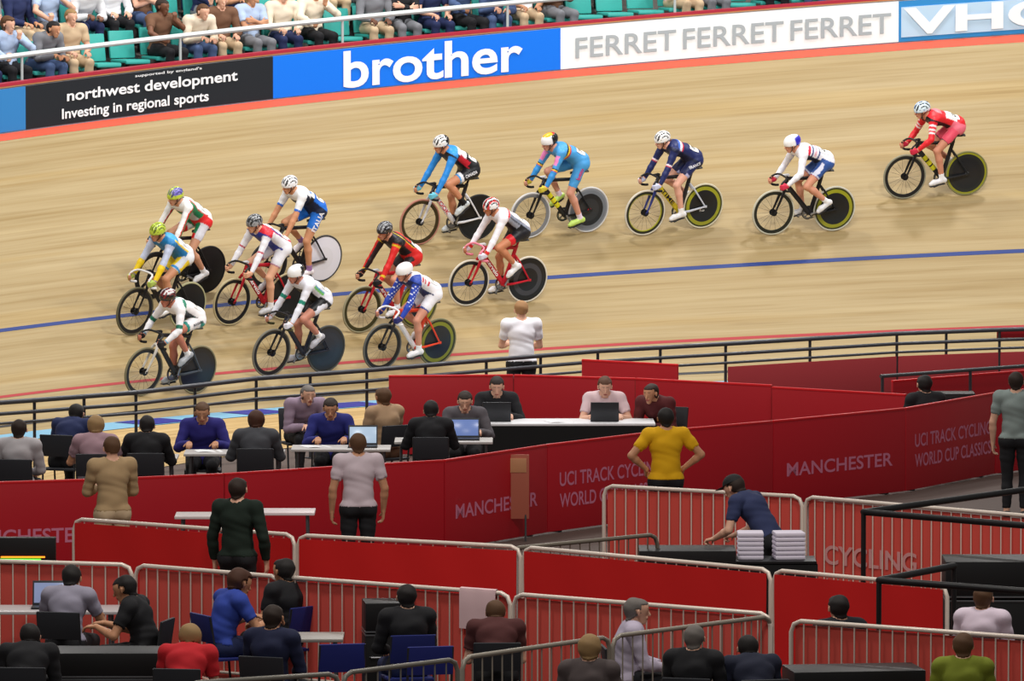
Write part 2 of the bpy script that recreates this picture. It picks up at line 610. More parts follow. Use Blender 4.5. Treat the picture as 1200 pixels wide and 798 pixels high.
def body_prims(J):
    P = []
    def add(lab, a, b, ra, rb, k=.02, lat=None, s=1.0):
        P.append((LAB[lab], np3(a), np3(b), ra, rb, k, None if lat is None else unit(lat), s))
    pel, wai, che, nec = (np3(J[k]) for k in ('pelvis', 'waist', 'chest', 'neck'))
    tl = unit(J.get('lat', (0, 1, 0)))
    B = J.get('build', 1.0)
    add('pelvis', pel, pel + (wai - pel) * .4, .118 * B, .105 * B, .03, tl, 1.32)
    add('torso', pel + (wai - pel) * .3, wai, .105 * B, .098 * B, .04, tl, 1.28)
    add('torso', wai, che, .098 * B, .118 * B, .04, tl, 1.30)
    add('torso', che, che + (nec - che) * .55, .115 * B, .085 * B, .04, tl, 1.45)
    hc = np3(J['head']); hf = unit(J['hf']); hu = unit(J['hu']); hl = np.cross(hu, hf)
    add('neck', che + (nec - che) * .6, nec, .062, .056, .04)
    add('neck', nec, hc - hf * .03 - hu * .04, .054, .05, .02)
    add('head', hc - hf * .025 + hu * .01, hc + hf * .022 + hu * .012, .086, .080, .02, hl, .90)
    add('face', hc + hf * .03 - hu * .02, hc + hf * .055 - hu * .098, .062, .034, .02, hl, .92)
    add('face', hc + hf * .098 - hu * .012, hc + hf * .112 - hu * .042, .009, .014, .008)
    add('face', hc + hf * .085 - hu * .068, hc + hf * .088 - hu * .08, .018, .012, .006, hl, 1.7)
    add('face', hc + hf * .082 + hu * .012 - hl * .03, hc + hf * .082 + hu * .012 + hl * .03, .013, .013, .01)
    for sg in (1, -1):
        add('ear', hc + hl * sg * .079 - hu * .005, hc + hl * sg * .082 - hu * .035 + hf * .008, .015, .010, .005)
    for sd, sg in (('l', 1), ('r', -1)):
        sh, el, wr = (np3(J[q + sd]) for q in ('sh_', 'el_', 'wr_'))
        hip, kn, an, to = (np3(J[q + sd]) for q in ('hip_', 'kn_', 'an_', 'to_'))
        add('torso', che + (nec - che) * .35 + (sh - che) * .35, sh, .082 * B, .062 * B, .035)
        mid = sh + (el - sh) * .4
        add('uarm_' + sd, sh, mid, .060 * B, .049 * B, .03)
        add('uarm_' + sd, mid, el, .049 * B, .040, .02)
        m2 = el + (wr - el) * .3
        add('farm_' + sd, el, m2, .039, .041, .015)
        add('farm_' + sd, m2, wr, .041, .026, .015)
        # hand
        hd = unit(J.get('hd_' + sd, wr - el))           # from wrist to knuckles
        hp = unit(J.get('hp_' + sd, (0, -sg, 0)))        # palm normal (side the fingers curl to)
        hp = unit(hp - hd * (hp @ hd))
        hk = np.cross(hp, hd)                            # along the knuckles
        if hk @ np3(J.get('hk_' + sd, (0, 0, 1) if abs(hk[2]) > .3 else (1, 0, 0))) < 0: hk = -hk
        cu = J.get('curl_' + sd, .5)
        for q in (-.026, -.009, .009, .026):
            add('hand_' + sd, wr + hk * q * .6, wr + hd * .075 + hk * q, .017, .0135, .012)
        for fi, (q, ln) in enumerate(((.030, .80), (.010, .92), (-.010, .86), (-.030, .68))):
            p0 = wr + hd * .078 + hk * q
            a1 = cu * 1.1
            d1 = hd * math.cos(a1) + hp * math.sin(a1)
            a2 = cu * 2.9
            d2 = hd * math.cos(a2) + hp * math.sin(a2)
            a3 = min(cu * 4.2, 3.6)
            d3 = hd * math.cos(a3) + hp * math.sin(a3)
            p1 = p0 + d1 * .042 * ln; p2 = p1 + d2 * .028 * ln; p3 = p2 + d3 * .022 * ln
            add('hand_' + sd, p0, p1, .0105, .0098, .004)
            add('finger_' + sd, p1, p2, .0096, .0088, .003)
            add('finger_' + sd, p2, p3, .0086, .0076, .003)
        t0 = wr + hd * .022 + hk * .024
        tdir = unit(hk * .75 + hd * .75 + hp * (.25 + .5 * cu))
        t1 = t0 + tdir * .042
        t2 = t1 + unit(tdir + hd * .4 + hp * cu * .9) * .030
        add('hand_' + sd, t0, t1, .014, .011, .008)
        add('finger_' + sd, t1, t2, .0108, .009, .003)
        # leg
        add('pelvis', pel + (hip - pel) * .6, hip, .10 * B, .088 * B, .03)
        if J.get('glute', True):
            bk = unit(J.get('back', (-1, 0, 0)))
            add('pelvis', hip + bk * .045, hip + bk * .05 + (pel - hip) * .2, .083 * B, .08 * B, .03)
        if 'arch' in J:
            add('pelvis', pel + np3((-.035, sg * .035, .020)), pel + np3((-.045, sg * .05, -.02)), .104, .098, .04)
        m3 = hip + (kn - hip) * .45
        add('thigh_' + sd, hip, m3, .086 * B, .074 * B, .025)
        add('thigh_' + sd, m3, kn, .074 * B, .052, .02)
        fw = unit(to - an)
        cal = kn + (an - kn) * .32 - fw * .012
        add('shin_' + sd, kn, cal, .049, .053, .02)
        add('shin_' + sd, cal, an, .053, .034, .02)
        dn = unit(J.get('dn_' + sd, (0, 0, -1)))
        heel = an + dn * .045 - fw * .035
        add('foot_' + sd, an, heel, .036, .032, .015)
        add('foot_' + sd, heel, to - fw * .06 + dn * .01, .032, .034, .02)
        add('foot_' + sd, to - fw * .065 + dn * .008, to - fw * .01 + dn * .01, .038, .026, .015)
    return P

def make_body(J, h=.012, hf=.007, fine_hands=True):
    P = body_prims(J)
    pts = np.concatenate([np.stack([p[1], p[2]]) for p in P])
    lo = pts.min(0) - .21; hi = pts.max(0) + .21
    fine = [[], [], []]
    foci = [(np3(J['head']), .12)]
    if fine_hands:
        for sd in 'lr':
            foci.append((np3(J['wr_' + sd]) + unit(J.get('hd_' + sd, (0, 0, -1))) * .07, .075))
    for c, r in foci:
        for a in range(3): fine[a].append((c[a] - r, c[a] + r))
    X, Y, Z = (grid_axis(lo[a], hi[a], fine[a], h, hf) for a in range(3))
    F = np.full((len(X), len(Y), len(Z)), .5)
    for (lab, a, b, ra, rb, k, lat, s) in P:
        m = max(ra, rb) * max(s, 1) + k + .03
        l = np.minimum(a, b) - m; u = np.maximum(a, b) + m
        ix = slice(*np.searchsorted(X, (l[0], u[0]))); iy = slice(*np.searchsorted(Y, (l[1], u[1]))); iz = slice(*np.searchsorted(Z, (l[2], u[2])))
        G = np.stack(np.meshgrid(X[ix], Y[iy], Z[iz], indexing='ij'), -1)
        d, _ = cone_d(G, a, b, ra, rb, lat, s)
        f = F[ix, iy, iz]
        hh = np.clip(.5 + .5 * (f - d) / k, 0, 1)
        F[ix, iy, iz] = f * (1 - hh) + d * hh - k * hh * (1 - hh)
    V, Fc = surface_nets(F, X, Y, Z)
    # nearest bone for every vertex
    best = np.full(len(V), 9.0); lab = np.zeros(len(V), dtype=np.int32); bi = np.zeros(len(V), dtype=np.int32)
    for i, (lb, a, b, ra, rb, k, lat, s) in enumerate(P):
        d, t = cone_d(V, a, b, ra, rb, lat, s)
        m = d < best
        best[m] = d[m]; lab[m] = lb; bi[m] = i
    # position along each limb 0..1
    T = np.zeros(len(V))
    def along(p, q, m):
        a, b = np3(p), np3(q); T[m] = np.clip(((V[m] - a) @ (b - a)) / ((b - a) @ (b - a)), -.3, 1.3)
    for sd in 'lr':
        along(J['sh_' + sd], J['el_' + sd], lab == LAB['uarm_' + sd])
        along(J['el_' + sd], J['wr_' + sd], lab == LAB['farm_' + sd])
        along(J['hip_' + sd], J['kn_' + sd], lab == LAB['thigh_' + sd])
        along(J['kn_' + sd], J['an_' + sd], lab == LAB['shin_' + sd])
    tm = (lab == LAB['torso']) | (lab == LAB['pelvis'])
    along(J['pelvis'], J['neck'], tm)
    # normals from faces
    a = V[Fc[:, 0]]; b = V[Fc[:, 1]]; c = V[Fc[:, 2]]; d = V[Fc[:, 3]]
    fn = np.cross(c - a, d - b)
    Nn = np.zeros_like(V)
    for i in range(4): np.add.at(Nn, Fc[:, i], fn)
    Nn /= np.maximum(np.linalg.norm(Nn, axis=1, keepdims=True), 1e-9)
    return dict(V=V, F=Fc, lab=lab, T=T, N=Nn, J=J)

def np_mesh(name, V, F, col=None, mats=()):
    me = bpy.data.meshes.new(name)
    me.vertices.add(len(V)); me.vertices.foreach_set('co', V.astype(np.float32).ravel())
    n = F.shape[1]
    me.loops.add(len(F) * n); me.loops.foreach_set('vertex_index', F.astype(np.int32).ravel())
    me.polygons.add(len(F))
    me.polygons.foreach_set('loop_start', np.arange(0, len(F) * n, n, dtype=np.int32))
    me.polygons.foreach_set('loop_total', np.full(len(F), n, dtype=np.int32))
    me.update(calc_edges=True)
    me.validate()
    me.polygons.foreach_set('use_smooth', np.ones(len(me.polygons), dtype=bool))
    if col is not None:
        ca = me.color_attributes.new('Col', 'FLOAT_COLOR', 'POINT')
        ca.data.foreach_set('color', np.concatenate([col, np.ones((len(col), 1))], 1).astype(np.float32).ravel())
    for m in mats: me.materials.append(m)
    me.update()
    return me

def shell(B, vmask, off, name, col=None, mats=(), wrinkle=0.0, amp=None):
    """cloth over the faces whose corners are all in vmask; its hem is turned back to the skin"""
    fm = vmask[B['F']].all(1)
    F = B['F'][fm]
    if len(F) == 0: return None
    used = np.zeros(len(B['V']), bool); used[F.ravel()] = True
    alluse = np.zeros(len(B['V']), bool); alluse[B['F'][~fm].ravel()] = True
    border = used & alluse
    o = np.full(len(B['V']), off)
    if amp is not None: o = o + amp
    if wrinkle:
        v = B['V']
        o = o + wrinkle * (np.sin(v[:, 0] * 21 + v[:, 2] * 34) * np.sin(v[:, 1] * 27 - v[:, 2] * 19 + 3 * np.sin(v[:, 2] * 13)))
    o[border] = -.002
    V = B['V'] + B['N'] * o[:, None]
    idx = -np.ones(len(V), dtype=np.int64); idx[used] = np.arange(used.sum())
    return np_mesh(name, V[used], idx[F], None if col is None else col[used], mats)

def L(B, *names):
    m = np.zeros(len(B['V']), bool)
    for n in names: m |= B['lab'] == LAB[n]
    return m

def skin_colors(B, tone, marks=True):
    c = np.tile(np.array(lin(*tone)), (len(B['V']), 1))
    J = B['J']; hc = np3(J['head']); hf = unit(J['hf']); hu = unit(J['hu']); hl = np.cross(hu, hf)
    d = B['V'] - hc; x = d @ hf; y = d @ hl; z = d @ hu
    if not marks: return c
    face = L(B, 'head', 'face')
    lips = face & (np.abs(y) < .022) & (z < -.066) & (z > -.084) & (x > .08)
    c[lips] = np.array(lin(170, 90, 80))
    brow = face & (np.abs(np.abs(y) - .03) < .018) & (z > .014) & (z < .026) & (x > .06)
    c[brow] = c[brow] * .55
    return c

def head_extras(J, par, eyes=True):
    hc = np3(J['head']); hf = unit(J['hf']); hu = unit(J['hu']); hl = np.cross(hu, hf)
    if eyes:
        for sg in (1, -1):
            mb = MB()
            p = hc + hf * .083 + hl * sg * .03 - hu * .004
            mb.tube([Vector(p - hf * .008), Vector(p), Vector(p + hf * .004)], [.011, .011, .006], 8, 0)
            mb.tube([Vector(p + hf * .003), Vector(p + hf * .006)], [.005, .004], 6, 1)
            mb.build('eye', [rgb(235, 232, 228, .2), rgb(40, 28, 20, .2)], par)

def hair_mesh(B, style, mats):
    J = B['J']; hc = np3(J['head']); hf = unit(J['hf']); hu = unit(J['hu'])
    d = B['V'] - hc; x = d @ hf; z = d @ hu
    m = L(B, 'head', 'neck', 'face', 'ear') & ~((x > .035) & (z < .045)) & (z > -.055 + np.clip(x, -.1, .1) * .7) & ~(L(B, 'ear') )
    if style == 'long': m |= L(B, 'head', 'neck') & (x < .0) & (z > -.12)
    amp = .006 * np.clip(-x / .08 + .6, 0, 1.4)
    return shell(B, m, .007 if style != 'long' else .018, 'hair', None, mats, .003, amp)

# ---------------------------------------------------------------- riders
def two_bone(a, b, l1, l2, pole):
    a, b = Vector(a), Vector(b)
    d = b - a
    D = min(d.length, (l1 + l2) * .999)
    u = d.normalized()
    x = (l1 * l1 - l2 * l2 + D * D) / (2 * D)
    h = math.sqrt(max(l1 * l1 - x * x, 0))
    p = Vector(pole); p = (p - u * p.dot(u)).normalized()
    return a + u * x + p * h

GRIP = Vector((.552, .195, .745))

def rider_joints(head_z=1.40, crank=110, yaw=0.0, pitch=0.0, hands='drops'):
    """joints in the bicycle frame: x forward, y left, z up, origin on the ground below the cranks"""
    J = {}
    J['pelvis'] = (-.175, 0, 1.075)
    k = (head_z - 1.36)                          # how upright the back is
    neck = Vector((.255 - k * .25, 0, 1.275 + k * .9))
    pel = Vector(J['pelvis'])
    J['neck'] = neck
    J['waist'] = pel.lerp(neck, .36) + Vector((-.012, 0, .040))
    J['chest'] = pel.lerp(neck, .74) + Vector((-.006, 0, .014))
    J['head'] = neck + Vector((.085, 0, .10 + max(0, k) * .1))
    a = math.radians(-14 + pitch)
    f = Vector((math.cos(a) * math.cos(yaw), math.cos(a) * math.sin(yaw), math.sin(a)))
    J['hf'] = f
    l = Vector((-math.sin(yaw), math.cos(yaw), 0))
    J['hu'] = f.cross(l)
    J['hp'] = 0
    for sd, sg in (('l', 1), ('r', -1)):
        sh = neck + Vector((-.035, sg * .165, -.045))
        g = Vector((GRIP.x, sg * GRIP.y, GRIP.z))
        wr = g + Vector((-.072, sg * .022, .028))
        J['sh_' + sd] = sh
        J['wr_' + sd] = wr
        J['el_' + sd] = two_bone(sh, wr, .285, .255, (-.6, sg * .9, -.1))
        J['hd_' + sd] = (.93, sg * .05, -.22)
        J['hp_' + sd] = (0, -sg, 0)
        J['hk_' + sd] = (.2, 0, 1)
        J['curl_' + sd] = .78
        ang = math.radians(crank + (0 if sg > 0 else 180))
        ped = Vector((math.cos(ang) * .165, sg * .125, .285 + math.sin(ang) * .165))
        tilt = math.radians(22 + 14 * math.sin(ang) - 6 * math.cos(ang))
        fw = Vector((math.cos(tilt), 0, -math.sin(tilt)))
        dn = Vector((-math.sin(tilt), 0, -math.cos(tilt)))
        to = ped + fw * .075 - dn * .048
        an = ped - fw * .115 - dn * .092
        J['an_' + sd] = an; J['to_' + sd] = to; J['dn_' + sd] = dn
        hip = pel + Vector((.012, sg * .090, -.045))
        J['hip_' + sd] = hip
        J['kn_' + sd] = two_bone(hip, an, .43, .42, (1, sg * .06, .3))
    J['build'] = .98
    J['back'] = (-1, 0, -.15)
    J['arch'] = 1
    return J

def helmet(J, par, fn, style):
    hc = Vector(J['head']); hf = Vector(J['hf']).normalized(); hu = Vector(J['hu']).normalized(); hl = hu.cross(hf)
    # tip the helmet slightly nose down
    NA, NE = 48, 20
    V = []; col = []
    tail = .150 if style == 'aero' else .135
    for j in range(NE + 1):
        for i in range(NA):
            az = 2 * math.pi * i / NA
            low = -.34 + .10 * math.cos(az) - .12 * (math.cos(az) < -.3) * .5
            el = low + (math.pi / 2 - low) * (j / NE)
            cx, cy, cz = math.cos(el) * math.cos(az), math.cos(el) * math.sin(az), math.sin(el)
            rx = .122 if cx > 0 else tail
            x, y, z = cx * rx - .002, cy * .094, cz * .112 + .012
            if cx < 0: z += .018 * (-cx) * (1 if style == 'aero' else .5)
            vent = False
            if style != 'aero':
                # five long vents running front to back
                u = y / .094
                band = abs((u * 2.6) % 1.0 - .5)
                if el > .02 and band < .27 and abs(u) < .93 and (abs((az_to(cx) * 3.1) % 1.0) > .18):
                    vent = True
            if vent:
                x *= .93; y *= .93; z = (z - .012) * .93 + .012
            V.append(hc + hf * x + hl * y + hu * z)
            c = fn(cx, cy, cz)
            if vent: c = fn('vent', cy, cz) if fn('vent', cy, cz) else BLACK
            col.append(lin(*c))
    F = []
    for j in range(NE):
        for i in range(NA):
            i2 = (i + 1) % NA
            F.append((j * NA + i, j * NA + i2, (j + 1) * NA + i2, (j + 1) * NA + i))
    # inner lining ring so the shell has thickness
    o = len(V)
    for i in range(NA):
        V.append(hc + (V[i] - hc) * .86); col.append(lin(*BLACK))
    for i in range(NA):
        i2 = (i + 1) % NA
        F.append((i, o + i, o + i2, i2))
    me = np_mesh('helmet', np.array([tuple(v) for v in V]), np.array(F), np.array(col), [M_HELMET])
    h = link('helmet', me, par)
    mb = MB()
    for sg in (1, -1):
        a = hc + hf * .03 + hl * sg * .088 - hu * .015
        b = hc + hf * .035 + hl * sg * .062 - hu * .085
        c = hc + hf * .045 - hu * .132
        mb.tube([a, b, c], .006, 6)
        mb.tube([hc - hf * .06 + hl * sg * .084 - hu * .01, hc + hf * .02 + hl * sg * .078 - hu * .06], .005, 6)
    mb.build('chin_strap', rgb(20, 20, 22, .6), h)
    return h

def az_to(cx): return (cx + 1) / 2

def glasses(J, par, lens):
    hc = Vector(J['head']); hf = Vector(J['hf']).normalized(); hu = Vector(J['hu']).normalized(); hl = hu.cross(hf)
    vs = []; fs = []
    n = 12
    for i in range(n + 1):
        a = math.radians(-68 + 136 * i / n)
        r = .1
        wv = .024 - .006 * abs(math.sin(a)) - (.009 if i == n // 2 else 0)
        for r_ in (.098, .102):
            for zz in (wv, -wv * .8):
                vs.append(hc + hf * (math.cos(a) * r_ + .002) + hl * math.sin(a) * (r_ - .012) + hu * (zz - .006))
    for i in range(n):
        q = i * 4; w = q + 4
        fs += [(q, w, w + 1, q + 1), (q + 2, q + 3, w + 3, w + 2), (q, q + 2, w + 2, w), (q + 1, w + 1, w + 3, q + 3)]
    mb = MB(); mb.add(vs, fs)
    g = mb.build('sunglasses', rgb(*lens, .12, .3), par)
    mb = MB()
    for sg in (1, -1):
        mb.tube([hc + hf * .035 + hl * sg * .086 + hu * .0, hc - hf * .03 + hl * sg * .086 + hu * .002], .004, 6)
    mb.build('temple_arm', rgb(20, 20, 22, .4), g)

def decal(bvh, par, name, mb2d, origin, right, up, col, depth=.35, off=.007):
    """lay 2-D verts (x along right, y along up) on the body by casting them along the view normal"""
    vs, fs = mb2d
    right = Vector(right).normalized(); up = Vector(up); up = (up - right * up.dot(right)).normalized()
    nrm = right.cross(up)
    out = []
    last = None
    for v in vs:
        p = Vector(origin) + right * v.x + up * v.y
        hit = bvh.ray_cast(p + nrm * depth, -nrm, depth * 1.6)
        if hit[0] is None:
            q = (p + nrm * .0) if last is None else p + nrm * last
        else:
            q = hit[0] + nrm * off
            last = (hit[0] - p).dot(nrm) + off
        out.append(q)
    mb = MB(); mb.add(out, fs)
    return mb.build(name, rgb(*col, .5), par, smooth=False)

def text2d(txt, height, bold=.03, width=None):
    vs, fs, (x0, x1, y0, y1) = text_mesh(txt, 1.0, bold)
    s = height / (y1 - y0)
    sx = s if width is None else width / (x1 - x0)
    cx = (x0 + x1) / 2; cy = (y0 + y1) / 2
    bm = bmesh.new()
    bv = [bm.verts.new(((v.x - cx) * sx, (v.y - cy) * s, 0)) for v in vs]
    for f in fs:
        try: bm.faces.new([bv[i] for i in f])
        except ValueError: pass
    for _ in range(4):
        le = [e for e in bm.edges if e.calc_length() > .016]
        if not le: break
        bmesh.ops.subdivide_edges(bm, edges=le, cuts=1)
    bmesh.ops.triangulate(bm, faces=bm.faces[:])
    bm.verts.index_update()
    out = [v.co.copy() for v in bm.verts], [[v.index for v in f.verts] for f in bm.faces]
    bm.free()
    return out

def quad2d(w, h, n=6):
    vs = []; fs = []
    for i in range(n + 1):
        for j in range(n + 1):
            vs.append(Vector(((i / n - .5) * w, (j / n - .5) * h, 0)))
    for i in range(n):
        for j in range(n):
            a = i * (n + 1) + j
            fs.append((a, a + n + 1, a + n + 2, a + 1))
    return vs, fs

# ---------------------------------------------------------------- bicycle meshes (shared; colours set per object)
RW = .335
def slotmesh(mb, name, nm):
    return mb.mesh(name, [mat('blank_%d' % i, (.5, .5, .5)) for i in range(nm)])

def use(name, me, parent, mats):
    o = link(name, me, parent)
    for i, m in enumerate(mats):
        o.material_slots[i].link = 'OBJECT'
        o.material_slots[i].material = m
    return o

def build_bike_meshes():
    D = {}
    Yx = Vector((0, 1, 0))
    mb = MB()
    BBp = Vector((0, 0, .285)); st = Vector((-.165, 0, .84)); ht = Vector((.372, 0, .86)); hb = Vector((.412, 0, .72)); rh = Vector((-.39, 0, RW))
    # slot 0 main colour, slot 1 front triangle down tube, slot 2 rear stays
    mb.tube([BBp, BBp.lerp(Vector((.40, 0, .75)), .12), BBp.lerp(Vector((.40, 0, .75)), .9), Vector((.40, 0, .75))], [.040, .037, .036, .034], 12, 1, flat=(Yx, .62))
    mb.tube([BBp, st], [.036, .030], 12, 0, flat=(Yx, .6))
    mb.tube([st + Vector((.005, 0, -.035)), ht + Vector((.005, 0, -.03))], [.026, .028], 12, 0, flat=(Yx, .7))
    mb.tube([ht, hb], .026, 12, 0)
    mb.lathe([(.0, -.04), (.028, -.04), (.028, .04), (0, .04)], BBp, 'y', 16, 0)
    for s in (1, -1):
        y = s * .058
        mb.tube([BBp + Vector((-.02, s * .035, 0)), Vector((-.12, y, .295)), Vector((-.39, y, RW))], [.018, .018, .012], 8, 2)
        mb.tube([Vector((-.14, s * .02, .70)), Vector((-.20, y * .8, .62)), Vector((-.385, y, RW + .01))], [.016, .014, .011], 8, 2)
        mb.rbox((-.395, y, RW), (.05, .008, .035), .003, None, 2)
    D['frame'] = slotmesh(mb, 'frame', 3)
    mb = MB()
    mb.tube([hb, Vector((.425, 0, .69))], [.03, .032], 12, 0)
    for s in (1, -1):
        mb.tube([Vector((.425, s * .02, .70)), Vector((.44, s * .045, .66)), Vector((.50, s * .052, .51)), Vector((.578, s * .052, RW))],
                [.026, .025, .020, .012], 10, 0, flat=(Yx, .5))
        mb.rbox((.58, s * .052, RW), (.03, .008, .03), .003, None, 0)
    D['fork'] = slotmesh(mb, 'fork', 1)
    mb = MB()
    mb.tube([ht, ht + Vector((-.006, 0, .025)), Vector((.375, 0, .885)), Vector((.46, 0, .878))], [.02, .02, .018, .018], 10, 0)
    D['stem'] = slotmesh(mb, 'stem', 1)
    mb = MB()
    half = [(.462, .0, .878), (.462, .09, .876), (.468, .145, .868), (.498, .180, .852), (.535, .192, .83), (.562, .195, .80), (.570, .196, .765),
            (.555, .197, .725), (.52, .198, .70), (.47, .199, .69), (.43, .2, .688)]
    path = [(x, -y, z) for (x, y, z) in reversed(half)] + half[1:]
    mb.tube(path, .0145, 10, 0)
    D['handlebar'] = slotmesh(mb, 'handlebar', 1)
    for s in (1, -1):
        mb = MB()
        mb.tube([(.556, s * .197, .728), (.52, s * .198, .70), (.47, s * .199, .69), (.425, s * .2, .688)], .0175, 10, 0)
        D['grip%d' % s] = slotmesh(mb, 'grip', 1)
    mb = MB()
    mb.tube([st + Vector((.004, 0, -.02)), Vector((-.196, 0, .905))], [.018, .016], 10, 0, flat=(Yx, .7))
    D['seatpost'] = slotmesh(mb, 'seatpost', 1)
    # saddle: rounded wedge
    vs = []; fs = []
    prof = [(-.335, .045, .892), (-.325, .066, .898), (-.28, .070, .897), (-.22, .056, .893), (-.15, .034, .889), (-.09, .022, .887), (-.055, .016, .884), (-.05, .006, .880)]
    n = 12
    for (x, w, z) in prof:
        z += .035
        for k in range(n):
            a = 2 * math.pi * k / n
            vs.append((x, math.cos(a) * w, z - .014 + math.sin(a) * (.016 if math.sin(a) > 0 else .022)))
    for i in range(len(prof) - 1):
        for k in range(n):
            k2 = (k + 1) % n
            fs.append((i * n + k, i * n + k2, (i + 1) * n + k2, (i + 1) * n + k))
    fs.append(tuple(range(n))); fs.append(tuple(range((len(prof) - 1) * n, len(prof) * n))[::-1])
    mb = MB(); mb.add(vs, fs)
    D['saddle'] = slotmesh(mb, 'saddle', 1)
    # cranks, built with the left crank pointing forward (angle 0), centre at the bottom bracket
    mb = MB()
    mb.tube([(0, .05, 0), (.165, .085, 0)], [.015, .011], 8, 0, flat=(Yx, .7))
    mb.tube([(0, -.062, 0), (-.165, -.085, 0)], [.015, .011], 8, 0, flat=(Yx, .7))
    mb.tube([(0, -.07, 0), (0, .06, 0)], .014, 10, 0)
    D['crank'] = slotmesh(mb, 'crank', 1)
    mb = MB()
    n = 48
    vs = []; fs = []
    for y in (-.052, -.056):
        for r in (.07, .096):
            for k in range(n):
                a = 2 * math.pi * k / n
                rr = r if r < .09 else r + (.003 if k % 2 else 0)
                vs.append((rr * math.cos(a), y, rr * math.sin(a)))
    for k in range(n):
        k2 = (k + 1) % n
        fs += [(k, k2, n + k2, n + k), (2 * n + k, 3 * n + k, 3 * n + k2, 2 * n + k2), (n + k, n + k2, 3 * n + k2, 3 * n + k), (k, 2 * n + k, 2 * n + k2, k2)]
    mb.add(vs, fs)
    for q in range(5):
        a = 2 * math.pi * q / 5
        mb.tube([(0, -.054, 0), (.08 * math.cos(a), -.054, .08 * math.sin(a))], [.016, .009], 6, 0, flat=(Yx, .4))
    D['chainring'] = slotmesh(mb, 'chainring', 1)
    mb = MB()
    path = []
    for k in range(13):
        a = math.radians(-95 + 190 * k / 12)
        path.append((.098 * math.cos(a), -.054, .285 + .098 * math.sin(a)))
    for k in range(9):
        a = math.radians(85 + 190 * k / 8)
        path.append((-.39 + .033 * math.cos(a), -.054, RW + .033 * math.sin(a)))
    mb.tube(path, .006, 6, 0, closed=True)
    D['chain'] = slotmesh(mb, 'chain', 1)
    mb = MB()
    mb.rbox((0, 0, 0), (.075, .07, .016), .005)
    mb.tube([(0, -.055, 0), (0, .03, 0)], .007, 8)
    D['pedal'] = slotmesh(mb, 'pedal', 1)
    # wheels, centred on the hub
    mb = MB()
    n = 60
    mb.lathe([(RW - .024, -.011), (RW - .011, -.0135), (RW - .003, -.009), (RW, 0), (RW - .003, .009), (RW - .011, .0135), (RW - .024, .011), (RW - .024, -.011)], (0, 0, 0), 'y', n)
    D['tyre'] = slotmesh(mb, 'tyre', 1)
    mb = MB()
    mb.lathe([(.262, -.004), (.275, -.010), (.305, -.012), (.315, -.010), (.315, .010), (.305, .012), (.275, .010), (.262, .004), (.262, -.004)], (0, 0, 0), 'y', n,
             mis=[1, 0, 0, 0, 0, 0, 1, 1])
    D['rim'] = slotmesh(mb, 'rim', 2)
    mb = MB()
    for k in range(18):
        a = 2 * math.pi * k / 18
        s = 1 if k % 2 else -1
        mb.tube([(.03 * math.cos(a + .25 * s), .03 * s, .03 * math.sin(a + .25 * s)), (.265 * math.cos(a), 0, .265 * math.sin(a))], .0016, 4, 0)
    D['spokes'] = slotmesh(mb, 'spokes', 1)
    mb = MB()
    mb.lathe([(0, -.058), (.012, -.058), (.012, -.042), (.048, -.036), (.050, -.028), (.022, -.020), (.022, .020), (.050, .028), (.048, .036), (.012, .042), (.012, .058), (0, .058)], (0, 0, 0), 'y', 20)
    D['hub'] = slotmesh(mb, 'hub', 1)
    mb = MB()
    rr = [0, .03, .10, .165, .20, .235, .262, .285, .315]
    hh = lambda r: .026 - .020 * (r / .315) ** 1.5
    prof = [(r, -hh(r)) for r in rr] + [(r, hh(r)) for r in reversed(rr)]
    seg = [0, 1, 1, 2, 2, 3, 3, 4] + [4] + [4, 3, 3, 2, 2, 1, 1, 0]
    mb.lathe(prof, (0, 0, 0), 'y', 64, mis=seg)
    D['disc'] = slotmesh(mb, 'disc', 5)
    mb = MB()
    mb.lathe([(0, .026), (.016, .026), (.016, .052), (.010, .060), (0, .060)], (0, 0, 0), 'y', 16)
    mb.lathe([(0, -.026), (.034, -.046), (.034, -.058), (0, -.060)], (0, 0, 0), 'y', 16)
    D['rear_hub'] = slotmesh(mb, 'rear_hub', 1)
    return D
BK = build_bike_meshes()

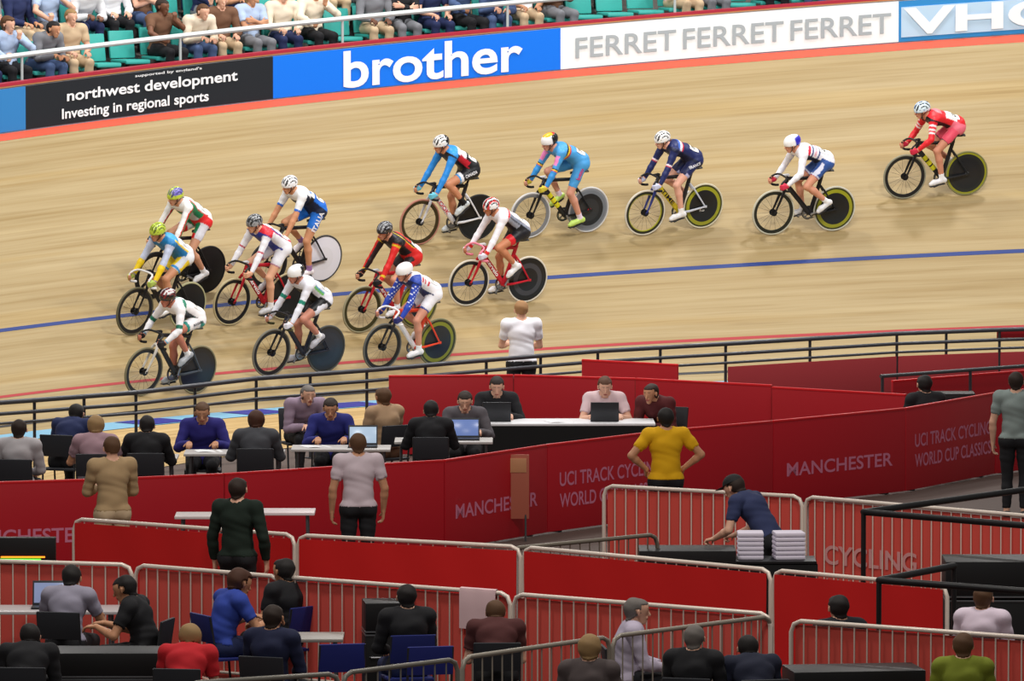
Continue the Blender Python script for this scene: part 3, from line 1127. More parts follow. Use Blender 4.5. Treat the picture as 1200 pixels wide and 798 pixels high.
def make_bike(K, world):
    """K: colours of one bicycle"""
    root = empty('bicycle', (0, 0, 0), 0, K['bike_label'], 'bicycle', 'track bicycles')
    root.matrix_world = world
    g = lambda c, r=.35, m=0.0: rgb(*c, r, m)
    f = use('frame', BK['frame'], root, [g(K['frame']), g(K.get('down', K['frame'])), g(K.get('stays', K['frame']))])
    use('fork', BK['fork'], root, [g(K['fork'])])
    hbm = use('handlebar', BK['handlebar'], root, [g(K.get('bar', (25, 25, 28)))])
    use('stem', BK['stem'], hbm, [g(K.get('stem', (30, 30, 32)))])
    for q in (1, -1): use('grip', BK['grip%d' % q], hbm, [g(K.get('grip', K.get('bar', (22, 22, 24))), .8)])
    use('seatpost', BK['seatpost'], root, [g(K.get('post', K['frame']))])
    use('saddle', BK['saddle'], root, [g((24, 24, 26), .5)])
    ang = math.radians(K['crank'])
    cr = use('crank', BK['crank'], root, [g((150, 152, 156), .3, .8)])
    cr.location = (0, 0, .285); cr.rotation_euler = (0, -ang, 0)
    use('chainring', BK['chainring'], cr, [g((120, 122, 126), .3, .8)])
    for sg in (1, -1):
        a = ang + (0 if sg > 0 else math.pi)
        pd = use('pedal', BK['pedal'], root, [g((60, 60, 64), .4, .5)])
        pd.location = (math.cos(a) * .165, sg * .125, .285 + math.sin(a) * .165)
        if sg < 0: pd.rotation_euler = (0, math.radians(20), math.pi)
        else: pd.rotation_euler = (0, math.radians(20), 0)
    use('chain', BK['chain'], root, [g((70, 68, 64), .4, .7)])
    fwh = use('front_wheel', BK['rim'], root, [g(K.get('rim', (24, 24, 26))), g(K.get('rim_in', K.get('rim', (24, 24, 26))))])
    fwh.location = (.58, 0, RW)
    use('tyre', BK['tyre'], fwh, [g(K.get('tyre', (40, 40, 40)), .7)])
    use('spokes', BK['spokes'], fwh, [g((60, 60, 62), .4, .6)])
    use('hub', BK['hub'], fwh, [g((30, 30, 32), .3, .5)])
    dc = K.get('disc', [(22, 23, 26)] * 5)
    rw = use('rear_disc_wheel', BK['disc'], root, [g(c, .3) for c in dc])
    rw.location = (-.39, 0, RW)
    use('tyre', BK['tyre'], rw, [g(K.get('rtyre', K.get('tyre', (40, 40, 40))), .7)])
    use('rear_hub', BK['rear_hub'], rw, [g(K.get('rhub', (150, 150, 155)), .3, .7)])
    if K.get('disc_text'):
        vs, fs = text2d(K['disc_text'], .05)
        mb = MB(); mb.add([Vector((-v.x, .0245, v.y)) + Vector((.03, 0, -.05)) for v in vs], fs)
        mb.build('lettering', rgb(225, 225, 228, .5), rw, False)
    if K.get('frame_text'):
        vs, fs = text2d(K['frame_text'], .058, .02, .30)
        a = Vector((0, 0, .285)); b = Vector((.40, 0, .75)); d = (a - b).normalized()   # reads from the head tube down
        n_ = Vector((0, 1, 0)); u = n_.cross(d)
        mid = a.lerp(b, .54)
        mb = MB(); mb.add([mid + d * v.x + u * v.y + n_ * .0245 for v in vs], fs)
        mb.build('lettering', rgb(*K.get('ft_col', (240, 240, 240)), .5), f, False)
    if K.get('tube_patch'):
        a = Vector((0, 0, .285)); b = Vector((.40, 0, .75)); d = (b - a).normalized()
        for (t0, t1) in ((.30, .42), (.46, .58), (.62, .74)):
            mb = MB(); mb.tube([a.lerp(b, t0), a.lerp(b, t1)], .0385, 12, 0, flat=(Vector((0, 1, 0)), .64))
            mb.build('paint_patch', rgb(*K['tube_patch'], .4), f)
    return root

# kit colouring ----------------------------------------------------
def kit_fields(B):
    """handy coordinates per vertex"""
    J = B['J']; V = B['V']
    neck = np3(J['neck']); pel = np3(J['pelvis'])
    ax = unit(neck - pel)
    s = (V - pel) @ ax / np.linalg.norm(neck - pel)      # 0 hips .. 1 neck
    up = np.cross(ax, np.array([0, 1, 0]));
    if up[2] < 0: up = -up
    back = (V - pel) @ up - .02 * s                       # + towards the back surface, - belly
    return s, back, V[:, 1], B['T']

def make_rider(K, world):
    J = rider_joints(K.get('hz', 1.40), K['crank'], K.get('yaw', 0), K.get('pitch', 0))
    B = make_body(J, .0125, .0078)
    B['V'] = B['V']
    root_me = np_mesh('person', B['V'], B['F'], skin_colors(B, K.get('skin', (214, 160, 128))), [M_SKIN])
    root = link('person', root_me)
    root.matrix_world = world
    tag(root, K['label'], 'person', 'track cyclists')
    s, back, y, T = kit_fields(B)
    V = B['V']
    uarm = L(B, 'uarm_l', 'uarm_r'); farm = L(B, 'farm_l', 'farm_r'); thigh = L(B, 'thigh_l', 'thigh_r'); tor = L(B, 'torso', 'pelvis')
    neck = L(B, 'neck')
    hc = np3(J['head'])
    low_neck = neck & (((V - np3(J['neck'])) @ unit(Vector(J['head']) - Vector(J['neck']))) < .0)
    suit = tor | thigh & (T < K.get('short', .62)) | low_neck
    sl = K.get('sleeve', 1.95)
    armt = np.where(uarm, T, np.where(farm, 1 + T, 9))
    suit |= (uarm | farm) & (armt < sl)
    col = np.zeros((len(V), 3))
    F = dict(s=s, back=back, y=y, T=T, arm=uarm | farm, armt=armt, thigh=thigh & True, tor=tor, V=V, neck=neck,
             pel=L(B, 'pelvis'), J=J, N=B['N'])
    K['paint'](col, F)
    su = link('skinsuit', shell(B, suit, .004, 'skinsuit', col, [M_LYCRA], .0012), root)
    # gloves / shoes / socks
    for sd in 'lr':
        gc = K.get('glove')
        if gc:
            m = L(B, 'hand_' + sd) | (L(B, 'farm_' + sd) & (T > .93))
            me = shell(B, m, .003, 'glove', None, [rgb(*gc, .6)])
            if me: link('glove', me, root)
        m = L(B, 'foot_' + sd)
        me = shell(B, m, .006, 'shoe', None, [rgb(*K.get('shoe', (225, 225, 228)), .35)])
        if me:
            so = link('shoe', me, root)
            to = Vector(J['to_' + sd]); an = Vector(J['an_' + sd]); dn = Vector(J['dn_' + sd]); fw = Vector((-dn.z, 0, dn.x))
            mb = MB()
            yv = Vector((0, 1, 0))
            R_ = Matrix((fw, yv, -dn)).transposed()
            mb.rbox(to - fw * .105 + dn * .043, (.235, .066, .013), .006, R_)
            mb.build('sole', rgb(*K.get('sole', (50, 50, 54)), .5), so)
            mb = MB()
            for q in (.075, .10, .125):
                c = to - fw * q - dn * .008
                mb.tube([c + yv * .036 - dn * .0, c - dn * .028 + yv * .012, c - dn * .028 - yv * .012, c - yv * .036], .006, 6)
            mb.build('strap', rgb(*K.get('shoe_strap', (150, 152, 158)), .5), so)
        sc = K.get('sock', (238, 238, 240))
        m = L(B, 'shin_' + sd) & (T > K.get('sockh', .80)) | L(B, 'foot_' + sd)
        me = shell(B, m, .0032, 'sock', None, [rgb(*sc, .8)])
        if me: link('sock', me, root)
    hm = helmet(J, root, K['helmet'], K.get('helmet_style', 'vent'))
    if K.get('visor'): glasses(J, root, K['visor'])
    head_extras(J, root)
    if K.get('hair'):
        hf = Vector(J['hf']); hu = Vector(J['hu']); h0 = Vector(J['head'])
        mb = MB()
        a = h0 - hf * .085 - hu * .045
        mb.tube([a + hf * .03 + hu * .02, a, a - hf * .035 - hu * .02, a - hf * .06 - hu * .06, a - hf * .065 - hu * .10], [.03, .034, .028, .02, .006], 10)
        mb.build('ponytail', rgb(*K['hair'], .7), root)
    # race number and lettering laid on the suit
    bvh = BVHTree.FromPolygons([tuple(v) for v in B['V']], [tuple(f) for f in B['F'].tolist()])
    pel = Vector(J['pelvis']); nk = Vector(J['neck'])
    ax = (nk - pel).normalized()
    upv = ax.cross(Vector((0, 1, 0)))
    if upv.z < 0: upv = -upv
    if K.get('number', True):
        o = pel + ax * .10 + upv * .12 + Vector((0, .045, 0))
        nrm = (upv + Vector((-.25, .75, 0))).normalized()
        rt = (-ax - nrm * (-ax).dot(nrm)).normalized()
        up2 = nrm.cross(rt)
        d = decal(bvh, root, 'race_number', quad2d(.16, .15), o, rt, up2, (240, 240, 236), off=.010)
        decal(bvh, d, 'digits', text2d(K.get('num', '12'), .07, .02), o, rt, up2, (25, 25, 28), off=.013)
    for (txt, where, size, c) in K.get('text', ()):
        hip = Vector(J['hip_l']); kn = Vector(J['kn_l'])
        if where == 'thigh':                 # reads up the thigh towards the hip
            o = hip.lerp(kn, .30); rt = (hip - kn); n_ = Vector((.0, 1, .30))
        elif where == 'side':
            o = pel.lerp(nk, .42) + Vector((0, .0, -.02)); rt = -ax; n_ = Vector((0, 1, 0))
        elif where == 'hip':
            o = hip.lerp(kn, .12); rt = Vector((-1, 0, .35)); n_ = Vector((0, 1, .1))
        elif where == 'arm':
            sh = Vector(J['sh_l']); el = Vector(J['el_l']); o = sh.lerp(el, .4); rt = sh - el; n_ = Vector((0, 1, 0))
        rt.normalize(); n_ = (n_ - rt * n_.dot(rt)).normalized(); u2 = n_.cross(rt)
        if u2.z < 0 and where in ('hip', 'side'):
            u2 = -u2
        # keep text unmirrored for someone looking at the rider's left side
        decal(bvh, root, 'lettering', text2d(txt, size[0], .03, size[1]), o, rt, u2, c, off=.010)
    return root

def c3(*c): return np.array(lin(*c))

# ---- paint functions
def base(col, F, c): col[:] = c3(*c)

def k_belarus(col, F):
    s, b, y, T, t = F['s'], F['back'], F['y'], F['T'], F['armt']
    col[:] = c3(238, 240, 240)
    low = (F['tor']) & (b < .065 - .03 * np.sin(s * 4)) & (s > .05) & (s < .86)
    edge = (F['tor']) & (b < .078 - .03 * np.sin(s * 4)) & (s > .05) & (s < .88)
    col[edge] = c3(214, 40, 44); col[low] = c3(24, 128, 82)
    belly = F['tor'] & (b < -.04) & (s < .75); col[belly] = c3(205, 205, 208)
    a = F['arm']; V = F['V']
    inner = a & (F['N'][:, 0] < -.1); col[inner] = c3(24, 128, 82)
    line = a & (F['N'][:, 0] >= -.1) & (F['N'][:, 0] < .25); col[line] = c3(214, 40, 44)
    th = F['thigh']
    col[th & (F['N'][:, 0] > .25)] = c3(24, 128, 82)
    col[th & (T > .44)] = c3(222, 38, 42)
    col[th & (T <= .6) & (np.abs(y) > .125)] = c3(225, 225, 235)
    col[F['pel'] & (b < .05)] = c3(222, 38, 42)

def k_kazakh(col, F):
    s, b, y, T, t = F['s'], F['back'], F['y'], F['T'], F['armt']
    col[:] = c3(228, 232, 238)
    col[F['tor'] & (s > .62)] = c3(60, 160, 215)
    col[F['tor'] & (b < .03) & (s > .12)] = c3(24, 118, 178)
    col[F['tor'] & (b < .055) & (b > .03) & (s < .8) & (s > .1)] = c3(240, 205, 40)
    a = F['arm']
    col[a] = c3(196, 206, 232); col[a & (t > 1.12)] = c3(236, 202, 32); col[a & (t > 1.9)] = c3(60, 160, 215)
    th = F['thigh']
    col[th] = c3(236, 204, 40); col[th & (F['N'][:, 2] > .1) & (np.abs(y) > .12)] = c3(205, 210, 220)
    col[th & (T > .5) & (T < .57)] = c3(40, 140, 210)

def k_bulgaria(col, F):
    s, b, y, T, t = F['s'], F['back'], F['y'], F['T'], F['armt']
    col[:] = c3(236, 236, 242)
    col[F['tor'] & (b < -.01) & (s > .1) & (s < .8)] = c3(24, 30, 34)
    col[F['tor'] & (np.abs(s - .8) < .05) & (np.abs(y) > .07)] = c3(16, 120, 92)
    col[F['tor'] & (b > .075) & (np.abs(y + .02) < .02) & (s > .4)] = c3(16, 120, 92)
    a = F['arm']
    col[a & (np.abs(t - .85) < .10)] = c3(16, 105, 82); col[a & (t > 1.85)] = c3(120, 190, 220)
    th = F['thigh']
    col[th & (T > .5)] = c3(36, 140, 130)
    col[F['pel'] & (b < -.03)] = c3(36, 140, 130)

def k_italy(col, F):
    s, b, y, T, t = F['s'], F['back'], F['y'], F['T'], F['armt']
    col[:] = c3(240, 242, 246)
    col[F['tor'] & (s < .42)] = c3(30, 110, 215)
    col[F['tor'] & (b < .03) & (s < .85)] = c3(16, 30, 60)
    col[F['tor'] & (s > .42) & (s < .58) & (b < .06)] = c3(20, 22, 28)
    col[F['tor'] & (s > .52) & (s < .66) & (b > .085)] = c3(60, 130, 210)
    a = F['arm']; col[a & (t > .68)] = c3(34, 110, 215)
    col[F['thigh']] = c3(34, 118, 222); col[F['thigh'] & (T > .58)] = c3(240, 240, 240)

def k_russia(col, F):
    s, b, y, T, t = F['s'], F['back'], F['y'], F['T'], F['armt']
    col[:] = c3(238, 238, 245)
    col[F['tor'] & (s > .74) & (b < .085)] = c3(214, 40, 56)
    col[F['tor'] & (b < -.045) & (s > .1)] = c3(40, 56, 150)
    col[F['tor'] & (np.abs(b - .055 - .05 * (1 - s)) < .013) & (s < .75)] = c3(214, 40, 70)
    col[F['tor'] & (np.abs(b - .085) < .010) & (s > .3) & (s < .8)] = c3(50, 62, 150)
    a = F['arm']; n = F['N'][:, 0]
    col[a & (n < -.35)] = c3(58, 74, 170)
    col[a & (np.abs(t - .9) < .04)] = c3(190, 60, 80)
    th = F['thigh']; col[th & (T > .56)] = c3(190, 130, 160)

def k_green(col, F):
    s, b, y, T, t = F['s'], F['back'], F['y'], F['T'], F['armt']
    col[:] = c3(226, 228, 240)
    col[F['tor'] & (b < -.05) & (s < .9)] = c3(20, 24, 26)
    col[F['tor'] & (b > .0) & (b < .03) & (s > .2) & (s < .7)] = c3(110, 190, 90)
    col[F['tor'] & (b >= .03) & (b < .05) & (s > .2) & (s < .66)] = c3(80, 150, 190)
    a = F['arm']; col[a & (np.abs(t - .84) < .10)] = c3(22, 130, 110)
    th = F['thigh']; col[th & (F['N'][:, 0] > .2)] = c3(22, 24, 28)
    col[F['pel'] & (b < -.02)] = c3(22, 24, 28)

def k_spain(col, F):
    s, b, y, T, t = F['s'], F['back'], F['y'], F['T'], F['armt']
    col[:] = c3(26, 28, 38)
    tor = F['tor']
    col[tor & (b < .06) & (s < .62) & (s > .0)] = c3(196, 34, 30)
    for c0, c1_, cc in ((.095, .12, (226, 60, 36)), (.06, .07, (226, 190, 40))):
        col[tor & (b > c0) & (b < c1_)] = c3(*cc)
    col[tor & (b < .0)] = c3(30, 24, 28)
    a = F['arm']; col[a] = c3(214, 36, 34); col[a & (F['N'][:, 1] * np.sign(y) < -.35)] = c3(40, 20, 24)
    col[a & (np.abs(t - 1.72) < .05)] = c3(230, 190, 40); col[a & (np.abs(t - .18) < .05)] = c3(230, 190, 40)
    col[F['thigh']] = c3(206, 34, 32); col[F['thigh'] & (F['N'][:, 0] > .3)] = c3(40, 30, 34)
    col[F['pel']] = c3(206, 34, 32); col[F['pel'] & (b > .085)] = c3(235, 235, 235)
    col[F['thigh'] & (T < .25) & (F['N'][:, 0] < -.4)] = c3(226, 190, 40)

def k_usa(col, F):
    s, b, y, T, t = F['s'], F['back'], F['y'], F['T'], F['armt']
    V = F['V']
    col[:] = c3(236, 236, 244)
    tor = F['tor']
    col[tor & (s > .78) & (np.abs(y) > .08)] = c3(38, 66, 160)
    col[tor & (b < -.04) & (s > .1)] = c3(28, 40, 90)
    for q in (.42, .58, .72):
        col[tor & (np.abs(s - q) < .035) & (b > .02) & (b < .085)] = c3(200, 36, 56)
    a = F['arm']; col[a] = c3(36, 66, 176)
    st = a & (t < 1.2) & (np.sin(V[:, 0] * 120) * np.sin(V[:, 2] * 120) * 1.0 > .55)
    col[st] = c3(225, 230, 245)
    col[F['thigh'] & (T > .54)] = c3(60, 80, 160)

def k_canada(col, F):
    s, b, y, T, t = F['s'], F['back'], F['y'], F['T'], F['armt']
    tor = F['tor']
    col[:] = c3(24, 24, 28)
    col[tor & (s > .42) & (b > .03)] = c3(236, 228, 236)
    col[tor & (s > .8)] = c3(46, 146, 222)
    col[tor & (s > .16) & (s < .70) & (b < .05)] = c3(200, 30, 50)
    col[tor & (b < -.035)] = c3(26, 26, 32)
    a = F['arm']; col[a] = c3(42, 140, 224)
    th = F['thigh']; col[th & (T > .44)] = c3(240, 240, 245); col[th & (T > .54)] = c3(70, 160, 225)
    col[F['pel'] & (b > -.02) & (s > .1)] = c3(28, 26, 30)

def k_japan(col, F):
    s, b, y, T, t = F['s'], F['back'], F['y'], F['T'], F['armt']
    tor = F['tor']
    col[:] = c3(238, 236, 244)
    col[tor & (s < .72) & (b < .085)] = c3(136, 142, 160)
    col[tor & (s < .72) & (b < .045)] = c3(40, 42, 52)
    col[tor & (s < .72) & (b < .03)] = c3(150, 154, 170)
    col[tor & (s < .72) & (b < -.03)] = c3(30, 32, 40)
    col[tor & (np.abs(s - .76) < .03)] = c3(214, 36, 46)
    col[F['arm'] & (t > 1.78)] = c3(222, 34, 40)
    th = F['thigh']; col[th] = c3(28, 28, 34); col[th & (T > .4)] = c3(214, 30, 40)
    col[F['pel'] & (b < .05)] = c3(28, 28, 34)

def k_belgium(col, F):
    s, b, y, T, t = F['s'], F['back'], F['y'], F['T'], F['armt']
    tor = F['tor']
    col[:] = c3(72, 156, 218)
    col[tor & (np.abs(s - .72) < .032)] = c3(24, 26, 36)
    col[tor & (np.abs(s - .66) < .032)] = c3(240, 205, 50)
    col[tor & (np.abs(s - .60) < .032)] = c3(214, 44, 70)
    a = F['arm']
    col[a & (np.abs(t - .88) < .03)] = c3(24, 26, 36); col[a & (np.abs(t - .93) < .025)] = c3(240, 205, 50); col[a & (np.abs(t - .98) < .025)] = c3(205, 40, 60)
    col[a & (t < .7) & (t > .2) & (F['N'][:, 0] > .5)] = c3(230, 130, 190)
    col[a & (t > 1)] = np.minimum(1, c3(50, 140, 210))

def k_france(col, F):
    s, b, y, T, t = F['s'], F['back'], F['y'], F['T'], F['armt']
    tor = F['tor']
    col[:] = c3(30, 40, 92)
    col[tor & (np.abs(s - .72) < .05) & (b > .0)] = c3(235, 235, 245)
    col[tor & (np.abs(s - .635) < .03) & (b > .0)] = c3(214, 40, 60)
    col[tor & (np.abs(s - .79) < .03) & (b > .0)] = c3(40, 90, 180)
    a = F['arm']; col[a & (np.abs(t - .80) < .05)] = c3(235, 225, 235); col[a & (np.abs(t - .86) < .025)] = c3(205, 50, 70)
    col[tor & (b < -.01)] = c3(22, 28, 60)
    th = F['thigh']; col[th & (T > .5)] = c3(190, 190, 230); col[th & (F['N'][:, 0] > .4)] = c3(34, 40, 80)

def k_gb(col, F):
    s, b, y, T, t = F['s'], F['back'], F['y'], F['T'], F['armt']
    tor = F['tor']
    col[:] = c3(238, 238, 248)
    col[tor & (np.abs(s - .74) < .045) & (b < .105)] = c3(214, 34, 64)
    col[tor & (np.abs(s - .60) < .03)] = c3(40, 66, 130)
    col[tor & (np.abs(s - .48) < .03) & (b > .0)] = c3(225, 170, 185)
    col[tor & (np.abs(s - .36) < .025)] = c3(40, 66, 130)
    col[tor & (b < -.02) & (s < .8)] = c3(22, 24, 34)
    th = F['thigh']; col[th] = c3(52, 88, 160)
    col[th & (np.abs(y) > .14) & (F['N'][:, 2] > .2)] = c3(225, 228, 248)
    col[th & (T > .585)] = c3(206, 44, 60); col[th & (T > .52) & (T < .57)] = c3(225, 228, 245)
    col[F['pel'] & (b < .02)] = c3(52, 88, 160)
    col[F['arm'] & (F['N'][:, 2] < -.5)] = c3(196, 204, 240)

def k_red(col, F):
    s, b, y, T, t = F['s'], F['back'], F['y'], F['T'], F['armt']
    tor = F['tor']
    col[:] = c3(222, 36, 46)
    col[tor & (s < .5) & (s > .1) & (b > .06)] = c3(240, 236, 238)
    col[tor & (s > .66) & (b > .09)] = c3(236, 130, 140)
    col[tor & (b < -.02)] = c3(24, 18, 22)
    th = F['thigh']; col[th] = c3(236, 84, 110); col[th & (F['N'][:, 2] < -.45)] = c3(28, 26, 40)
    col[th & (T > .57)] = c3(30, 26, 60)
    col[F['pel'] & (b < .06)] = c3(232, 110, 130)
    a = F['arm']
    for q in (.28, .5, .68): col[a & (np.abs(t - q) < .05) & (np.abs(y) > .19)] = c3(240, 225, 230)

# ---- helmets
def h_plain(c, vent=BLACK):
    def f(x, y, z):
        if isinstance(x, str): return vent
        return c
    return f
def h_two(c1, c2, cond, vent=BLACK):
    def f(x, y, z):
        if isinstance(x, str): return vent
        return c2 if cond(x, y, z) else c1
    return f
def h_belgium(x, y, z):
    if isinstance(x, str): return None
    if z > .72: return (240, 180, 40) if x > -.35 else (214, 40, 40)
    return (22, 22, 26) if x < -.1 else (238, 238, 240)
def h_japan(x, y, z):
    if isinstance(x, str): return (24, 20, 22)
    return (208, 36, 46) if (abs(y) < .2 or (abs(y) > .5 and abs(y) < .8)) else (238, 238, 240)

